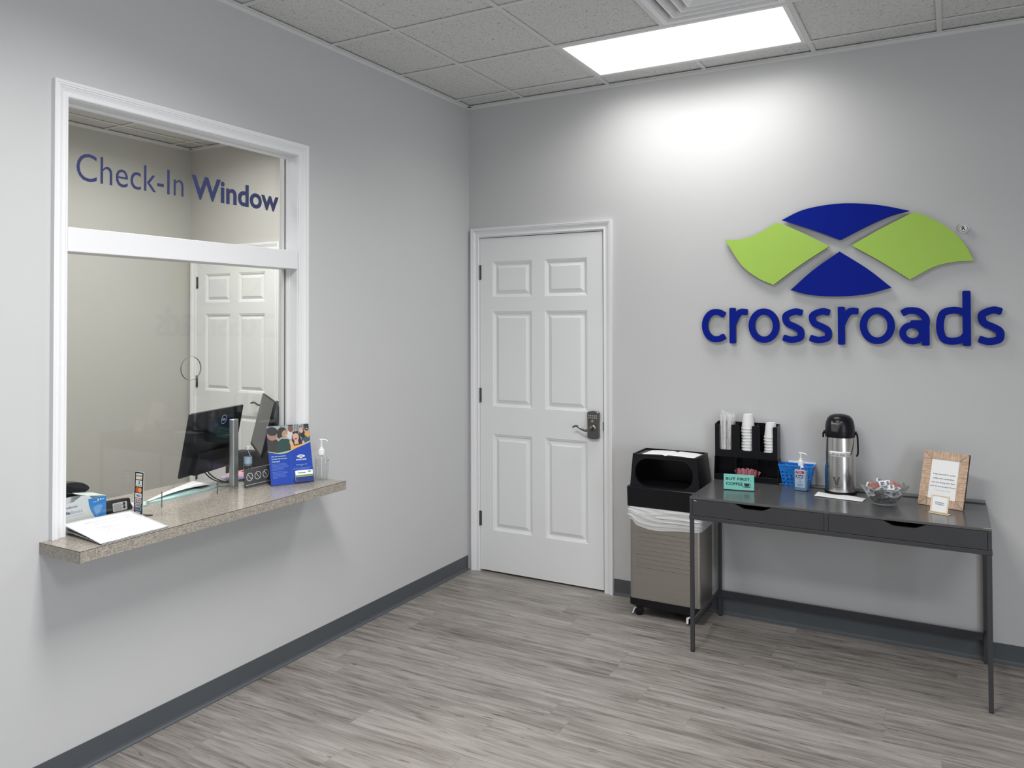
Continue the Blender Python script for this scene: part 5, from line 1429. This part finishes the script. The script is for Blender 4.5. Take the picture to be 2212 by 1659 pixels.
mb = MB(); put(mb, text_mesh('3', .007, .010, .0002, bold=.03), -.034, .061, -.0006); put(mb, text_mesh('LEVEL', .013, .0045, .0002), -.046, .059, -.0006); mb.box(-.026, -.020, -.0008, -.0006, .064, .070); mb.box(-.018, -.008, -.0008, -.0006, .0655, .0675); mb.build('shield_print', WHITE, sh_)
mb = MB(); put(mb, text_mesh('Medicom', .052, .0095, .0002, align='l', bold=.01), -.168, .0545, 0)
put(mb, text_mesh('Safe', .034, .0125, .0002, align='l', bold=.03), -.178, .0335, 0); mb.box(-.17, -.088, -.0002, 0, .0245, .0250); mb.build('brand_print', NAVY, mkb)
mb = MB(); put(mb, text_mesh('Basics', .047, .0125, .0002, align='l', bold=.0), -.142, .0335, 0); mb.build('brand_print_light', mat('soft_blue_print', (.16, .25, .45), .5, var=.05), mkb)
# black rounded device standing behind the front panel of the box
dv = thing('desk_phone', 'black rounded desk device standing behind the mask box, left edge of the window', 'desk device', (-.276, -2.512, CT), (0, 0, R(90)))
MB().prism(crom([(-.055, .02, 0), (-.055, .10, 0), (-.035, .124, 0), (.02, .132, 0), (.070, .122, 0), (.098, .102, 0), (.098, .088, 0), (.060, .074, 0), (.035, .05, 0), (.03, .0, 0), (-.05, .0, 0)], 5)[:-1], -.024, .024, 'y').build('device_body', BLK, dv, bevel=.008, seg=3) if False else None
outl = [(v.x, v.y) for v in crom([(-.055, .002, 0), (-.055, .10, 0), (-.035, .124, 0), (.02, .132, 0), (.070, .122, 0), (.098, .102, 0), (.094, .088, 0), (.060, .074, 0), (.038, .05, 0), (.034, .002, 0)], 5)]
MB().prism(outl, -.024, .024, 'y').build('device_body', BLK, dv, bevel=.006, seg=3)
mb = MB(); mb.tube(crom([(-.05, -.0245, .110), (-.02, -.026, .102), (.03, -.026, .088), (.075, -.0245, .086)], 5), .002, 8, flat=.6); mb.build('device_trim', mat('grey_gloss_trim', (.12, .12, .12), .25, var=.1), dv, smooth=True)

# binder of laminated sheets
bd_ = thing('document_binder', 'open white document binder with faint printed cover lying on the counter', 'binder', (0, 0, CT))
bc_ = [(.218, -2.676, .0055), (.215, -2.412, .0050), (-.040, -2.383, .0270), (-.046, -2.652, .0340)]
def bpt(u, v, dz=0, sh=0):
    a = Vector(bc_[0]).lerp(Vector(bc_[1]), u); b_ = Vector(bc_[3]).lerp(Vector(bc_[2]), u); q = a.lerp(b_, v); q.z += dz + .002 * math.sin(PI * v) * (1 - u) + .0008 * math.sin(20 * u) * max(0, .5 - v); return q
def sheet_m(u0, u1, v0, v1, dz, n=16, th=.0012):
    mb = MB()
    # rounded page corners
    def f(u, v):
        U, V = u0 + (u1 - u0) * u, v0 + (v1 - v0) * v
        return bpt(U, V, dz)
    return mb.grid(f, n, n)
cvr = sheet_m(0, 1, 0, 1, .0).build('cover_sheet', mat('glossy_white_sheet', (.84, .85, .86), .18, var=.01), bd_, smooth=True, solid=.0012)
for k in range(4):
    f = 1 - .22 * (k + 1) * 1.0; mb = MB()
    mb.grid(lambda u, v: (lambda q: (q.x + .002 * k, q.y + .004, max(.0004 + .0012 * (3 - k), q.z * f - .0016)))(bpt(.01 + .97 * u, .015 + .96 * v)), 10, 10)
    mb.build('inner_sheet', (PAPER, DGREY, PAPER, DGREY)[k], bd_, smooth=True, solid=.0005)
mb = MB()
def on_cover(vf, u0, v0, su, sv, dz=.0006):
    # text reads from the +x side: right = +y, up = -x
    mb.add([bpt(u0 + a * su, v0 + b_ * sv, dz + c) for a, b_, c in vf[0]], vf[1])
for r_, (ua, ub, va) in enumerate(((.24, .86, .80), (.32, .84, .69))):
    u = ua
    while u < ub:
        ww = rng.uniform(.020, .034); mb.add([bpt(u, va, .0009), bpt(u + ww, va, .0009), bpt(u + ww, va + .055, .0009), bpt(u, va + .055, .0009)], [(0, 1, 2, 3)]); u += ww + rng.choice((.008, .008, .02))
FNT = mat('faint_print', (.76, .76, .775), .5, var=.03)
tt = mb.build('cover_title', FNT, bd_)
mb = MB()
for k in range(8):
    u = .22 + .05 * (k % 3)
    while u < .86 - .04 * (k % 2):
        ww = rng.uniform(.02, .06); q = [bpt(u, .54 - .05 * k, .0009), bpt(u + ww, .54 - .05 * k, .0009), bpt(u + ww, .562 - .05 * k, .0009), bpt(u, .562 - .05 * k, .0009)]; mb.add(q, [(0, 1, 2, 3)]); u += ww + .012
mb.build('cover_small_print', mat('very_faint_print', (.815, .82, .825), .4, var=.02), bd_)

# teal folder with papers
TFOL = mat('pale_teal_folder', (.42, .62, .61), .6, var=.04)
o = MB().prism([(-.178, -2.205), (-.165, -2.12), (-.184, -1.90), (-.205, -1.835), (-.275, -1.80), (-.30, -1.93)], 0, .006, 'z').build('folder', TFOL, loc=(0, 0, CT)); setp(o, 'pale teal folder under papers on the counter behind the glass', 'folder')
mb = MB(); mb.grid(lambda u, v: tuple((Vector((-.192, -2.190, 0)).lerp(Vector((-.225, -1.850, 0)), u)).lerp(Vector((-.205, -2.196, 0)).lerp(Vector((-.365, -1.835, 0)), u), v) + Vector((0, 0, .0085 + .012 * math.sin(PI * u * .9) * (1 - .6 * v)))), 20, 6)
o = mb.build('paper_stack', PAPER, smooth=True, solid=.0015, loc=(0, 0, CT)); setp(o, 'white papers lying curled on the pale teal folder behind the glass', 'paper')
mb = MB(); mb.grid(lambda u, v: tuple(Vector((-.150, -2.235, 0)).lerp(Vector((-.215, -2.345, 0)), u) + Vector((-.060, .045, 0)) * v + Vector((0, 0, .002 + .010 * math.sin(PI * v)))), 10, 8)
o = mb.build('folder', TFOL, smooth=True, solid=.001, loc=(0, 0, CT)); setp(o, 'small curled pale teal sheet behind the payment card sign', 'paper')
